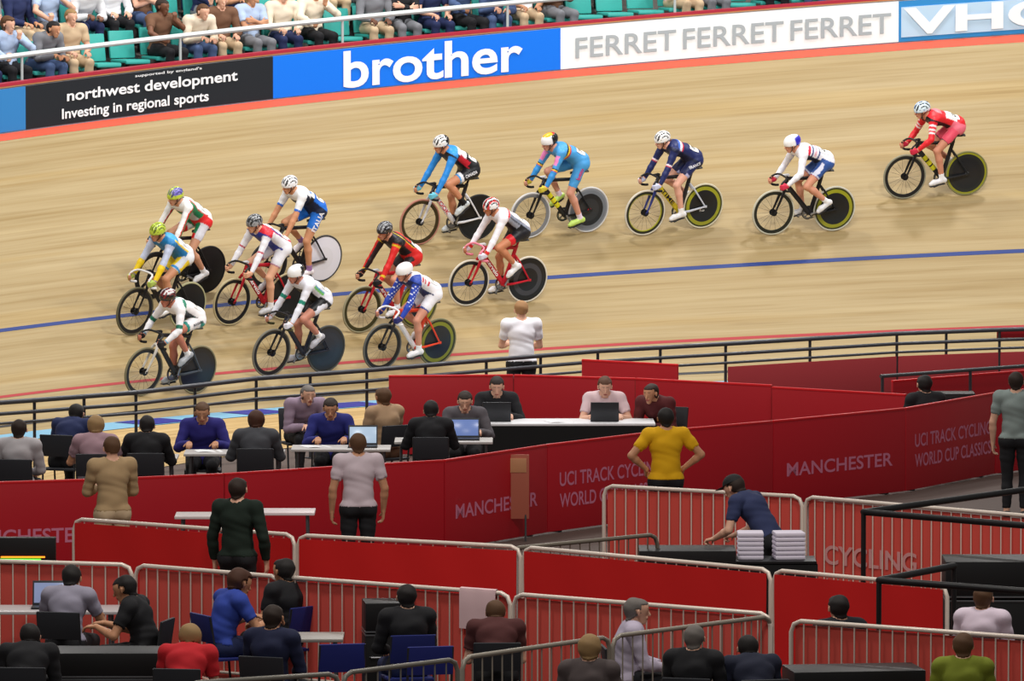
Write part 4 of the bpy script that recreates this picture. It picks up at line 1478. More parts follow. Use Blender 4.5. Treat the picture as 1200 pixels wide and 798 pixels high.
YEL = (150, 150, 36)
DISC_Y = [(26, 28, 30), (24, 26, 28), (26, 28, 32), YEL, (60, 62, 26)]
RIDERS = [
 dict(th=-.7575, w=2.76, dy=0, crank=205, hz=1.42, paint=k_belarus, skin=(205, 150, 120), helmet=h_two((196, 214, 60), (110, 100, 190), lambda x, y, z: abs(y) > .35 and z > .2 and abs(x) < .8, (70, 70, 120)),
      frame=(22, 22, 24), fork=(24, 24, 26), disc=[(26, 26, 28), (18, 18, 20), (18, 18, 20), (20, 20, 22), (18, 18, 20)], rtyre=(24, 24, 26), tyre=(30, 30, 30), rim=(24, 24, 26), shoe=(228, 230, 234), hair=(90, 52, 34), num='7',
      label='cyclist in white, green and red skinsuit with yellow and purple helmet', bike_label='black track bicycle with plain black disc wheel under the cyclist in white, green and red'),
 dict(th=-.7877, w=1.982, dy=0, crank=350, hz=1.41, paint=k_kazakh, skin=(196, 138, 104), helmet=h_plain((184, 206, 64), (90, 104, 30)),
      frame=(26, 26, 28), fork=(26, 26, 28), bar=(222, 222, 224), grip=(222, 222, 224), disc=[(26, 28, 30), (22, 24, 26), (22, 24, 26), (24, 26, 28), (22, 24, 26)], tyre=(96, 92, 70), rtyre=(170, 168, 130), glove=(170, 190, 90), hair=(46, 30, 24), num='9',
      label='cyclist with lime helmet and pale blue and yellow skinsuit, leading the race', bike_label='black track bicycle with white handlebar at the very front of the race'),
 dict(th=-.8226, w=.553, dy=.0414, crank=95, hz=1.33, paint=k_bulgaria, skin=(190, 120, 98), helmet=h_two((28, 28, 32), (210, 210, 214), lambda x, y, z: z > .5 and abs(y) > .2, (120, 30, 36)),
      frame=(36, 38, 42), fork=(212, 208, 200), stays=(70, 78, 88), disc=[(30, 34, 40), (32, 38, 46), (30, 36, 44), (28, 32, 38), (30, 30, 26)], tyre=(120, 114, 88), rtyre=(130, 124, 96), rim=(30, 32, 34), shoe=(160, 165, 172), glove=(30, 26, 30), hair=(50, 30, 22), num='3',
      text=[('BULGARIA', 'hip', (.035, .17), (60, 60, 70))],
      label='cyclist in white with dark green arm bands and black helmet, lowest at far left', bike_label='dark grey track bicycle with white fork, nearest the rail at far left'),
 dict(th=-.6945, w=2.75, dy=0, crank=285, hz=1.44, paint=k_italy, sleeve=.82, skin=(206, 146, 108), helmet=h_plain((240, 240, 242)),
      frame=(26, 26, 30), fork=(24, 24, 26), disc=[(150, 152, 158), (222, 222, 230), (226, 226, 236), (226, 226, 236), (226, 226, 236)], tyre=(40, 40, 40), rtyre=(60, 60, 60), shoe=(232, 226, 230), sock=(150, 110, 160), num='5',
      text=[('ITALIA', 'thigh', (.075, .30), (240, 242, 248))],
      label='cyclist in white and blue with bare forearms and large white letters on blue shorts', bike_label='black track bicycle with a plain white rear disc wheel'),
 dict(th=-.7316, w=1.9732, dy=0, crank=300, hz=1.41, paint=k_russia, skin=(222, 168, 136), helmet=h_two((150, 152, 156), (50, 54, 58), lambda x, y, z: math.sin(y * 22 + x * 9) > .2, (30, 32, 34)), visor=(230, 150, 60),
      frame=(176, 26, 40), fork=(176, 26, 40), stem=(200, 200, 204), disc=[(30, 30, 32), (24, 26, 28), (24, 26, 28), (24, 26, 28), (26, 26, 24)], tyre=(176, 164, 128), shoe=(190, 190, 194), hair=(80, 46, 30), num='2', frame_text='cervelo',
      label='cyclist with grey patterned helmet, orange glasses and white suit with red shoulder', bike_label='red track bicycle with white lettering under the cyclist with the grey helmet'),
 dict(th=-.7389, w=.7277, dy=.0103, crank=125, hz=1.41, paint=k_green, skin=(190, 128, 108), helmet=h_two((232, 234, 236), (24, 26, 28), lambda x, y, z: x < -.25 and z < .75), helmet_style='aero', visor=(120, 110, 80),
      frame=(34, 38, 52), fork=(30, 30, 34), grip=(60, 60, 30), disc=[(30, 34, 42), (34, 42, 56), (36, 46, 60), (34, 42, 54), (34, 38, 40)], tyre=(110, 108, 98), rtyre=(76, 78, 76), shoe=(172, 172, 180), glove=(225, 225, 238), num='6',
      label='cyclist in white skinsuit with green checked arm bands and smooth white and black helmet', bike_label='dark navy track bicycle with slate grey disc wheel, second along the rail'),
 dict(th=-.668, w=1.5435, dy=0, crank=340, hz=1.43, yaw=.12, paint=k_spain, short=.55, skin=(204, 142, 112), helmet=h_plain((30, 31, 36), (150, 152, 158)), visor=(226, 60, 30),
      frame=(186, 26, 40), fork=(186, 26, 40), stem=(190, 190, 194), disc=DISC_Y, tyre=(150, 144, 116), rtyre=(120, 116, 80), rim=(60, 56, 30), glove=(24, 24, 28), num='4', frame_text='cervelo',
      label='cyclist in black, red and yellow skinsuit with black helmet and red glasses', bike_label='red track bicycle with white lettering under the cyclist in black and red'),
 dict(th=-.6755, w=.6642, dy=-.0189, crank=320, hz=1.37, paint=k_usa, skin=(204, 142, 118), helmet=h_plain((238, 238, 242)), helmet_style='aero',
      frame=(222, 70, 44), fork=(44, 44, 48), down=(235, 235, 240), post=(222, 70, 44), bar=(232, 232, 236), grip=(232, 232, 236), stem=(226, 226, 230), disc=[(30, 34, 40), (30, 38, 46), (32, 40, 48), (120, 126, 44), (44, 48, 36)], tyre=(98, 98, 92), rtyre=(112, 112, 84), glove=(40, 44, 110), hair=(110, 66, 44), num='8',
      label='cyclist with star-spangled blue sleeves, white back and shorts and smooth white helmet', bike_label='orange-red and white track bicycle with white drop handlebar'),
 dict(th=-.6023, w=3.4008, dy=.03, crank=98, hz=1.44, paint=k_canada, skin=(206, 140, 104), helmet=h_two((236, 236, 236), (22, 22, 26), lambda x, y, z: x < -.45), visor=(130, 50, 40),
      frame=(30, 28, 30), fork=(206, 206, 212), down=(222, 222, 226), stays=(222, 222, 226), ft_col=(190, 30, 44), disc=[(24, 24, 26), (18, 18, 20), (18, 18, 20), (22, 22, 24), (22, 22, 24)], tyre=(176, 120, 104), rtyre=(40, 40, 42), rim=(60, 50, 28), glove=(110, 200, 226), sock=(24, 24, 26), sockh=.68, shoe=(200, 208, 210), num='1', frame_text='LOOK',
      text=[('CANADA', 'hip', (.05, .20), (240, 240, 244))],
      label='cyclist with plain blue sleeves, pale blue gloves and black shorts', bike_label='white track bicycle with black disc under the blue-sleeved cyclist in black shorts'),
 dict(th=-.6021, w=1.96, dy=.0342, crank=112, hz=1.41, paint=k_japan, skin=(196, 128, 92), helmet=h_japan, visor=(236, 150, 50),
      frame=(190, 24, 44), fork=(196, 26, 42), bar=(230, 130, 150), grip=(230, 130, 150), stem=(206, 206, 210), disc=[(30, 30, 34), (26, 26, 30), (62, 62, 68), (26, 26, 28), (24, 24, 26)], tyre=(206, 200, 186), rtyre=(216, 210, 196), glove=(214, 210, 226), num='11', frame_text='cervelo',
      label='cyclist with red and white striped helmet, white sleeves with red cuffs, on the blue line', bike_label='red track bicycle with pink handlebar tape'),
 dict(th=-.5469, w=3.355, dy=.0116, crank=238, hz=1.38, paint=k_belgium, skin=(210, 150, 128), helmet=h_belgium, helmet_style='aero',
      frame=(24, 24, 26), fork=(28, 28, 30), tube_patch=(214, 206, 30), stem=(200, 200, 204), disc=[(190, 40, 50), (44, 46, 50), (30, 32, 36), (110, 116, 124), (128, 132, 140)], tyre=(206, 206, 206), rtyre=(206, 206, 206), rim=(120, 122, 126), rhub=(190, 190, 194), glove=(206, 190, 60), shoe=(190, 222, 110), sock=(226, 206, 226), short=.8, num='14',
      text=[('lotto', 'thigh', (.06, .17), (206, 60, 120))],
      label='cyclist in sky blue skinsuit with black, yellow and red chest stripes', bike_label='black and yellow track bicycle with grey-rimmed disc wheel'),
 dict(th=-.4912, w=3.2314, dy=-.018, crank=330, hz=1.38, paint=k_france, skin=(224, 168, 146), helmet=h_plain((240, 240, 240)), hair=(110, 66, 40), visor=(40, 44, 60),
      frame=(30, 30, 34), fork=(50, 60, 130), down=(206, 186, 40), stays=(190, 194, 206), post=(170, 30, 46), disc=DISC_Y, disc_text='KB', tyre=(206, 200, 186), rtyre=(206, 200, 176), rim=(40, 40, 28), rim_in=YEL, glove=(200, 205, 235), num='10', frame_text='TIME', ft_col=(30, 30, 34),
      text=[('FRANCE', 'hip', (.045, .18), (235, 235, 245))],
      label='cyclist in navy blue skinsuit with plain white vented helmet', bike_label='black track bicycle with yellow down tube and yellow-ringed disc, third from the right'),
 dict(th=-.4301, w=3.0616, dy=.0294, crank=160, hz=1.33, paint=k_gb, skin=(214, 150, 122), helmet=h_two((240, 240, 242), (44, 40, 190), lambda x, y, z: x < -.15 and z < .62), helmet_style='aero',
      frame=(24, 24, 28), fork=(26, 26, 30), stem=(200, 200, 204), disc=DISC_Y, tyre=(190, 188, 170), rtyre=(196, 194, 180), rim=(36, 38, 30), glove=(214, 50, 80), num='13',
      label='cyclist in white sleeves and blue shorts with smooth white helmet marked blue at the back', bike_label='plain black track bicycle with yellow-ringed disc, second from the right'),
 dict(th=-.3597, w=3.665, dy=.0338, crank=330, hz=1.31, paint=k_red, skin=(206, 140, 112), helmet=h_two((214, 232, 242), (90, 130, 200), lambda x, y, z: abs(math.sin(y * 6)) < .3), hair=(30, 22, 22), visor=(90, 80, 70),
      frame=(28, 28, 30), fork=(30, 30, 32), tube_patch=(206, 206, 40), disc=[(90, 92, 96), (30, 32, 36), (28, 30, 34), (36, 38, 36), YEL], tyre=(140, 138, 118), rtyre=(130, 128, 84), rim=(30, 30, 30), glove=(206, 40, 70), num='15',
      label='cyclist in all red top and pink shorts, last rider at the far right', bike_label='black and yellow track bicycle at the far right, last in the race'),
]
LEAN = math.radians(11)
for K in RIDERS:
    th = K['th']; a = th + K['dy']
    Fw = Vector((-math.cos(a), math.sin(a), 0))
    inn = -Vector((math.sin(a), math.cos(a), 0))
    P = trackpt(th, K['w'], .006)
    # drop the rear wheel on the boards too: find the track point under it
    G = P - Fw * .97
    t2, w2 = th + .03, K['w']
    for _ in range(12):
        q = trackpt(t2, w2)
        e = G - q
        tang = Vector((math.cos(t2), -math.sin(t2), 0))
        t2 += e.dot(tang) / 32.0
        w2 += e.dot(outward(t2)) / math.cos(bank(t2))
    q = trackpt(t2, w2, .006)
    Fw = (P - Vector((G.x, G.y, q.z))).normalized()
    U = (Vector((0, 0, 1)) * math.cos(LEAN) + inn * math.sin(LEAN))
    U = (U - Fw * U.dot(Fw)).normalized()
    Lf = U.cross(Fw).normalized()
    org = P - Fw * .58
    M = Matrix(((Fw.x, Lf.x, U.x, org.x), (Fw.y, Lf.y, U.y, org.y), (Fw.z, Lf.z, U.z, org.z), (0, 0, 0, 1)))
    make_bike(K, M)
    make_rider(K, M)

# ================================================================== CIVILIANS
def civ_joints(kind):
    J = {'build': 1.0}
    def legs(hip_z, kn, an, to, sp=.10):
        for sd, sg in (('l', 1), ('r', -1)):
            J['hip_' + sd] = (J['pelvis'][0] + .0, sg * .095, hip_z)
            J['kn_' + sd] = (kn[0], sg * (sp + kn[2] * sg), kn[1])
            J['an_' + sd] = (an[0], sg * (sp + an[2] * sg), an[1])
            J['to_' + sd] = (to[0], sg * (sp + .03 + an[2] * sg), to[1])
    def arms(shx, shz, targets, hd=(1, 0, 0), curl=.4, hp=None, pole=(-.5, .6, -.6)):
        for (sd, sg), t in zip((('l', 1), ('r', -1)), targets):
            sh = Vector((shx, sg * .185, shz)); wr = Vector(t)
            J['sh_' + sd] = sh; J['wr_' + sd] = wr
            J['el_' + sd] = two_bone(sh, wr, .30, .26, (pole[0], sg * pole[1], pole[2]))
            J['hd_' + sd] = hd if not callable(hd) else hd(sg)
            J['hp_' + sd] = hp if hp else (0, -sg, 0)
            J['curl_' + sd] = curl
    J['hf'] = (1, 0, -.05); J['hu'] = (.05, 0, 1)
    if kind.startswith('stand'):
        J['pelvis'] = (0, 0, .94); J['waist'] = (-.01, 0, 1.08); J['chest'] = (0, 0, 1.30); J['neck'] = (.0, 0, 1.46); J['head'] = (.025, 0, 1.585)
        legs(.90, (.02, .48, .0), (-.02, .085, .0), (.16, .03))
        if kind == 'stand_relax':
            arms(0, 1.40, [(.06, .27, .86), (.08, -.27, .87)], (.15, 0, -1), .35)
        elif kind == 'stand_hold':
            arms(0, 1.40, [(.33, .09, 1.13), (.31, -.12, 1.10)], (.8, 0, .35), .6, (0, 0, 1))
            J['hf'] = (1, 0, -.45); J['hu'] = (.45, 0, 1)
        elif kind == 'stand_lean':
            J['pelvis'] = (-.08, 0, .92); J['waist'] = (-.01, 0, 1.05); J['chest'] = (.12, 0, 1.22); J['neck'] = (.24, 0, 1.33); J['head'] = (.33, 0, 1.41)
            J['hf'] = (1, 0, -.5); J['hu'] = (.5, 0, 1)
            legs(.88, (.0, .47, .0), (-.04, .085, .0), (.14, .03))
            arms(.19, 1.28, [(.44, .2, .90), (.44, -.2, .90)], (.9, 0, -.2), .7, (0, 0, -1))
        elif kind == 'stand_hips':
            arms(0, 1.40, [(.06, .20, 1.02), (.06, -.20, 1.02)], (.5, 0, -.4), .5, None, (-.3, 1, -.1))
    else:
        J['pelvis'] = (0, 0, .56); J['waist'] = (-.02, 0, .70); J['chest'] = (.0, 0, .90); J['neck'] = (.03, 0, 1.05); J['head'] = (.065, 0, 1.17)
        legs(.54, (.42, .52, .0), (.40, .085, .0), (.56, .03), .12)
        J['glute'] = True; J['back'] = (-.5, 0, -.3)
        if kind == 'sit_lap':
            arms(.02, .99, [(.30, .12, .66), (.32, -.10, .66)], (.9, 0, -.1), .4, (0, 0, -1))
        elif kind == 'sit_table':
            J['chest'] = (.06, 0, .89); J['neck'] = (.12, 0, 1.03); J['head'] = (.18, 0, 1.13)
            J['hf'] = (1, 0, -.35); J['hu'] = (.35, 0, 1)
            arms(.08, .97, [(.40, .16, .785), (.42, -.14, .785)], (1, 0, -.05), .35, (0, 0, -1))
        elif kind == 'sit_lean':
            J['waist'] = (.05, 0, .70); J['chest'] = (.17, 0, .86); J['neck'] = (.28, 0, .97); J['head'] = (.36, 0, 1.06)
            J['hf'] = (1, 0, -.15); J['hu'] = (.15, 0, 1)
            arms(.23, .93, [(.46, .08, .66), (.47, -.06, .68)], (.9, 0, -.1), .5, (0, 0, -1))
        elif kind == 'sit_crossed':
            arms(.02, .99, [(.24, -.06, .83), (.22, .07, .80)], lambda sg: (.1, -sg, .1), .3, (-1, 0, 0), (.0, 1, -.7))
        elif kind == 'sit_chin':
            arms(.02, .99, [(.26, .06, .98), (.30, -.12, .66)], (.3, 0, .9), .7, (-1, 0, 0), (.6, .5, -.6))
            J['hf'] = (1, .2, -.1); J['hu'] = (.1, 0, 1)
    return J

BODY = {}; SKINME = {}; PARTME = {}
def civ_body(kind, hq):
    k = (kind, hq)
    if k not in BODY: BODY[k] = make_body(civ_joints(kind), .016 if hq else .020, .009 if hq else .011)
    return BODY[k]
TONES = {'fair': (222, 172, 146), 'tan': (196, 142, 108), 'dark': (116, 76, 56)}

def civ_person(kind, loc, rz, top, bottom, hair, label, group=None, tone='fair', sleeve='long', style='short', shoe=(40, 40, 44), hq=True, zscale=1.0, cap=None):
    B = civ_body(kind, hq)
    k = (kind, hq, tone)
    if k not in SKINME: SKINME[k] = np_mesh('person', B['V'], B['F'], skin_colors(B, TONES[tone], hq), [M_SKIN])
    o = link('person', SKINME[k])
    o.location = loc; o.rotation_euler = (0, 0, rz); o.scale = (zscale,) * 3
    tag(o, label, 'person', group)
    T = B['T']
    def part(name, key, fn, colr, rough=.85):
        if key not in PARTME: PARTME[key] = fn()
        me = PARTME[key]
        if me is None: return
        if len(me.materials) == 0: me.materials.append(mat('blank_0', (.5, .5, .5)))
        q = link(name, me, o)
        q.material_slots[0].link = 'OBJECT'; q.material_slots[0].material = rgb(*colr, rough)
        return q
    arm_lim = 1.93 if sleeve == 'long' else .70
    def top_fn():
        ua = L(B, 'uarm_l', 'uarm_r'); fa = L(B, 'farm_l', 'farm_r')
        t = np.where(ua, T, np.where(fa, 1 + T, 0))
        z0 = .0
        m = (L(B, 'torso') | (ua | fa) & (t < arm_lim) | L(B, 'pelvis') & (T > -.05))
        m |= L(B, 'neck') & (B['V'][:, 2] < np3(B['J']['neck'])[2] - .01)
        return shell(B, m, .016, 'shirt', None, (), .004)
    def bot_fn():
        m = L(B, 'pelvis', 'thigh_l', 'thigh_r', 'shin_l', 'shin_r') & ~(L(B, 'shin_l', 'shin_r') & (T > .93))
        return shell(B, m, .012, 'trousers', None, (), .003)
    part('trousers', (kind, hq, 'bot'), bot_fn, bottom)
    part('shirt' if sleeve != 'long' else 'top', (kind, hq, 'top', sleeve), top_fn, top)
    part('hair', (kind, hq, 'hair', style), lambda: hair_mesh(B, style, ()), hair, .7)
    for sd in 'lr':
        part('shoe', (kind, hq, 'shoe', sd), lambda: shell(B, L(B, 'foot_' + sd) | L(B, 'shin_' + sd) & (T > .95), .010, 'shoe', None, ()), shoe, .5)
    if cap:
        J = B['J']; hc = Vector(J['head']); hf = Vector(J['hf']).normalized(); hu = Vector(J['hu']).normalized(); hl = hu.cross(hf)
        mb = MB(); vs = []; fs = []
        for j in range(7):
            e = math.radians(8 + 82 * j / 6)
            for i in range(20):
                a = 2 * math.pi * i / 20
                vs.append(hc + hf * (math.cos(e) * math.cos(a) * .115 - .008) + hl * math.cos(e) * math.sin(a) * .098 + hu * (math.sin(e) * .10 + .028))
        for j in range(6):
            for i in range(20):
                fs.append((j * 20 + i, j * 20 + (i + 1) % 20, (j + 1) * 20 + (i + 1) % 20, (j + 1) * 20 + i))
        mb.add(vs, fs)
        R_ = Matrix((hf, hl, hu)).transposed()
        mb.rbox(hc + hf * .13 + hu * .04, (.09, .13, .008), .003, R_)
        mb.build('cap', rgb(*cap, .7), o)
    head_extras(B['J'], o) if hq else None
    return o

# ---------------------------------------------------------------- seats and spectators on the terraces
def seat_meshes():
    mb = MB()
    mb.rbox((.02, 0, .43), (.40, .43, .045), .02)
    mb.rbox((.20, 0, .415), (.05, .42, .05), .02)
    pan = slotmesh(mb, 'seat', 1)
    mb = MB()
    mb.rbox((-.205, 0, .66), (.045, .43, .40), .02, Matrix.Rotation(math.radians(-8), 3, 'Y'))
    back = slotmesh(mb, 'backrest', 1)
    mb = MB()
    mb.rbox((-.05, 0, .21), (.06, .05, .42), .01)
    mb.rbox((-.05, 0, .01), (.16, .12, .02), .005)
    ped = slotmesh(mb, 'pedestal', 1)
    return pan, back, ped
SEAT = seat_meshes()
TEAL = (60, 168, 160)
def place_seat(loc, rz, label):
    o = empty('stadium_seat', loc, rz, label, 'seat', 'teal seats on the terraces')
    use('seat', SEAT[0], o, [rgb(*TEAL, .5)])
    use('backrest', SEAT[1], o, [rgb(*TEAL, .5)])
    use('pedestal', SEAT[2], o, [rgb(70, 74, 76, .5)])
    return o
ORD = ['leftmost', 'second from left', 'third from left', 'fourth from left', 'fifth from left', 'sixth from left', 'seventh from left', 'eighth from left', 'ninth from left', 'tenth from left',
       '11th from left', '12th from left', '13th from left', '14th from left', '15th from left', '16th from left', '17th from left', '18th from left', '19th from left', '20th from left',
       '21st from left', '22nd from left', '23rd from left', '24th from left', '25th from left', '26th from left', '27th from left', '28th from left', '29th from left', '30th from left']
ROWN = ['front row', 'second row', 'third row', 'fourth row', 'fifth row']
CN = {'white': (228, 230, 234), 'pale blue': (170, 190, 220), 'cream': (226, 214, 192), 'grey': (120, 122, 128), 'black': (28, 28, 32), 'navy': (34, 44, 84), 'blue': (60, 84, 170),
      'brown': (110, 78, 58), 'red': (170, 52, 50), 'green': (60, 160, 50), 'pink': (206, 160, 168), 'beige': (196, 172, 140), 'denim blue': (70, 90, 130), 'dark green': (40, 60, 48), 'purple': (96, 80, 140)}
# per row: list of (pixel column hint, shirt colour or None for an empty seat), read left to right
CROWD = [
 [(-30, 'white'), (8, 'pale blue'), (44, 'grey'), (82, 'beige'), (118, None), (152, None), (188, 'brown'), (224, 'cream'), (258, 'brown'), (292, 'pale blue'), (330, 'cream'), (366, 'cream'), (402, None), (437, 'grey'),
  (470, 'black'), (504, 'navy'), (540, 'denim blue'), (576, 'denim blue'), (612, 'white'), (648, 'brown'), (684, None), (720, None), (756, None), (792, 'pink'), (828, 'pink'), (864, None), (900, 'black'), (936, 'purple')],
 [(-20, 'grey'), (18, 'navy'), (56, 'pale blue'), (94, 'white'), (130, 'white'), (166, 'brown'), (202, None), (238, 'navy'), (274, 'navy'), (310, None), (346, None), (380, 'cream'), (416, 'white'), (450, 'green'), (486, 'green'),
  (520, 'brown'), (556, 'brown'), (592, 'beige'), (628, 'red'), (664, 'red'), (700, 'white')],
 [(-10, 'brown'), (26, 'grey'), (62, 'brown'), (98, 'black'), (134, 'blue'), (170, 'blue'), (206, 'black'), (242, None), (278, None), (314, None), (350, 'blue'), (386, 'cream'), (422, 'purple')],
 [(0, 'brown'), (36, 'beige'), (72, 'grey'), (108, 'brown'), (144, 'navy'), (180, 'blue'), (216, 'black'), (252, None)],
 [(30, 'grey'), (66, 'brown'), (102, 'black')],
]
SITS = ['sit_lap', 'sit_lean', 'sit_crossed', 'sit_chin', 'sit_lap']
HAIRS = [(46, 34, 28), (90, 62, 40), (30, 26, 26), (150, 120, 80), (110, 104, 100), (70, 40, 26)]
def th_for_px(px, fn):
    lo, hi = -1.24, .1
    for _ in range(40):
        m = (lo + hi) / 2
        p = fn(m)
        d = p.y * math.cos(PHI) - (p.z - CAMH) * math.sin(PHI)
        if 600 + FPX * p.x / d < px: lo = m
        else: hi = m
    return (lo + hi) / 2
for k, row in enumerate(CROWD):
    def fn(th, k=k):
        q, z = row_geo(k, th); return Vector((q.x, q.y, z))
    for j, (px, colr) in enumerate(row):
        th = th_for_px(px, fn)
        p = fn(th); i_ = -outward(th)
        rz = math.atan2(i_.y, i_.x)
        place_seat(p, rz, ('empty' if colr is None else 'occupied') + ' teal plastic seat, ' + ROWN[k] + ' of the stand, ' + ORD[j])
        if colr is None: continue
        kd = SITS[(j * 3 + k * 2) % 5]
        sl = 'short' if (j + k) % 3 == 0 else 'long'
        st = 'long' if (j * 5 + k) % 4 == 1 else 'short'
        civ_person(kd, p + Vector((0, 0, -.005)), rz + rnd.uniform(-.25, .25), CN[colr], CN[['navy', 'black', 'denim blue', 'beige', 'grey'][(j + 2 * k) % 5]], HAIRS[(j * 7 + k) % 6],
                   'spectator in ' + colr + ' top, ' + ROWN[k] + ' of the stand, seat ' + ORD[j], 'spectators behind the outer wall',
                   tone=['fair', 'fair', 'tan', 'fair', 'tan', 'fair', 'dark'][(j + k * 3) % 7], sleeve=sl, style=st, hq=False)

# ================================================================== THE INFIELD
def gd(px, d, z=0.0):
    """a spot on the infield: d metres out from the camera's foot, under picture column px at floor level"""
    dep = d * math.cos(PHI) + (CAMH - z) * math.sin(PHI)
    return Vector(((px - 600) * dep / FPX, d, z))
def td(px, py, h):
    d = (CAMH - h) / math.tan(PHI + math.atan((py - 399) / FPX))
    p = gd(px, d, h); return Vector((p.x, p.y, 0))
def seg_frame(a, b):
    d = b - a; Ln = d.length
    return Ln, math.atan2(d.y, d.x)

CREAM = (226, 212, 200)
def barrier(a, b, label, cover=None, tube=CREAM, h=1.1, mesh_alpha=None, text=None, group='crowd barriers in the infield', tcol=(214, 150, 150), th_r=.021, bars=True, rows=None):
    """a portable steel barrier from a to b"""
    a, b = a.copy(), b.copy()
    d = (b - a).normalized(); a += d * .02; b -= d * .02
    Ln, rz = seg_frame(a, b)
    o = empty('crowd_barrier', a, rz, label, 'barrier', group)
    r = .10
    pts = [(0, 0, .10)]
    pts += [(0, 0, h - r), (r * .3, 0, h - r * .3), (r, 0, h), (Ln - r, 0, h), (Ln - r * .3, 0, h - r * .3), (Ln, 0, h - r), (Ln, 0, .10)]
    mb = MB(); mb.tube(pts, th_r, 10); mb.tube([(0, 0, .16), (Ln, 0, .16)], .014, 8)
    mb.build('frame', rgb(*tube, .35, .15), o)
    if bars:
        mb = MB()
        n = int(Ln / .13)
        for i in range(1, n):
            x = Ln * i / n
            mb.tube([(x, 0, .15), (x, 0, h - .01)], .007, 6)
        tag(mb.build('bars', rgb(*tube, .4, .15), o), 'slim upright bars')
    for x in (.22, Ln - .22):
        mb = MB()
        mb.tube([(x, -.24, .012), (x, -.20, .035), (x, 0, .13), (x, .20, .035), (x, .24, .012)], .014, 8)
        mb.build('foot', rgb(*tube, .4, .15), o)
    if cover:
        sgn = -1 if mesh_alpha is None else 1     # solid covers hang on the camera side, open netting behind the bars
        mb = MB()
        nx = 24
        vs = []; fs = []
        y0 = .026 * sgn
        for i in range(nx + 1):
            x = .03 + (Ln - .06) * i / nx
            for z in (.10, .35, .6, .85, h - .035):
                w = .006 * math.sin(x * 9 + z * 4) * (1 if .1 < z < h - .05 else .3)
                vs.append((x, y0 + w - .002, z)); 
            for z in (h - .035, .85, .6, .35, .10):
                w = .006 * math.sin(x * 9 + z * 4) * (1 if .1 < z < h - .05 else .3)
                vs.append((x, y0 + w + .002, z))
        for i in range(nx):
            for j in range(10):
                k = (j + 1) % 10
                fs.append((i * 10 + j, i * 10 + k, (i + 1) * 10 + k, (i + 1) * 10 + j))
        mb.add(vs, fs)
        c = mb.build('cover', rgb(*cover, .6), o)
        if text:
            for (txt, x0, x1, z0, z1) in text:
                vs, fs, (a0, a1, b0, b1) = text_mesh(txt, 1.0, .02)
                mb = MB(); mb.add([(x0 + (x1 - x0) * (v.x - a0) / (a1 - a0), y0 - .016, z0 + (z1 - z0) * (v.y - b0) / (b1 - b0)) for v in vs], fs)
                mb.build('lettering', rgb(*tcol, .6), c, False)
    return o

# --- barriers round the riders' pens, nearest rows
RED = (176, 26, 28)
def run(pts, h, labels, **k):
    P = [td(x, y, h) for (x, y) in pts]
    out = []
    for i in range(len(P) - 1):
        kk = {q: (v[i] if isinstance(v, list) else v) for q, v in k.items()}
        out.append(barrier(P[i], P[i + 1], labels[i], h=h, **kk))
    return out
run([(85, 608), (347, 627), (612, 641), (905, 668), (1112, 687)], 1.1,
    ['steel barrier with solid red cover, leftmost of the long second row from the front', 'steel barrier with solid red cover left of centre, right of the man in dark green',
     'steel barrier with solid red cover in the centre of the second row', 'steel barrier with solid red cover, right end of the second row beside the black case'],
    cover=(206, 26, 26))
run([(-95, 655), (157, 662), (330, 676), (600, 696), (905, 720)], 1.1,
    ['front barrier with pinkish red netting at the left edge, behind the man in pale grey', 'front barrier with pinkish red netting behind the man in the blue shirt',
     'front barrier with pinkish red netting and cream top tube, left of the hanging white towel', 'front barrier with pinkish red netting and cream top tube, carrying the white towel'],
    cover=(214, 84, 74), mesh_alpha=1)
run([(706, 569), (942, 582), (1222, 606)], 1.1,
    ['barrier with red netting behind the black-topped person with white towels', 'barrier with red netting and pale capitals at the right, under the long red hoarding'],
    cover=(214, 80, 70), mesh_alpha=1, text=[None, [('CYCLING', .25, 1.5, .42, .62)]])
run([(925, 727), (1215, 748)], 1.1, ['barrier with red netting at the bottom right corner, behind the black equipment'], cover=(208, 80, 70), mesh_alpha=1)
run([(597, 643), (772, 626)], 1.08, ['open steel barrier set slantwise behind the middle red-covered barriers'], tube=(120, 112, 100))
run([(540, 771), (716, 746), (905, 722)], 1.08, ['open steel barrier slanting away at bottom centre, left one of the joined pair', 'open steel barrier slanting away at bottom centre, right one of the joined pair'], tube=(150, 142, 130))
run([(215, 801), (400, 789), (538, 772)], 1.08, ['open steel barrier low at bottom left of centre, cut by the picture edge', 'open steel barrier in front of the blue folding chairs'], tube=(120, 116, 108))

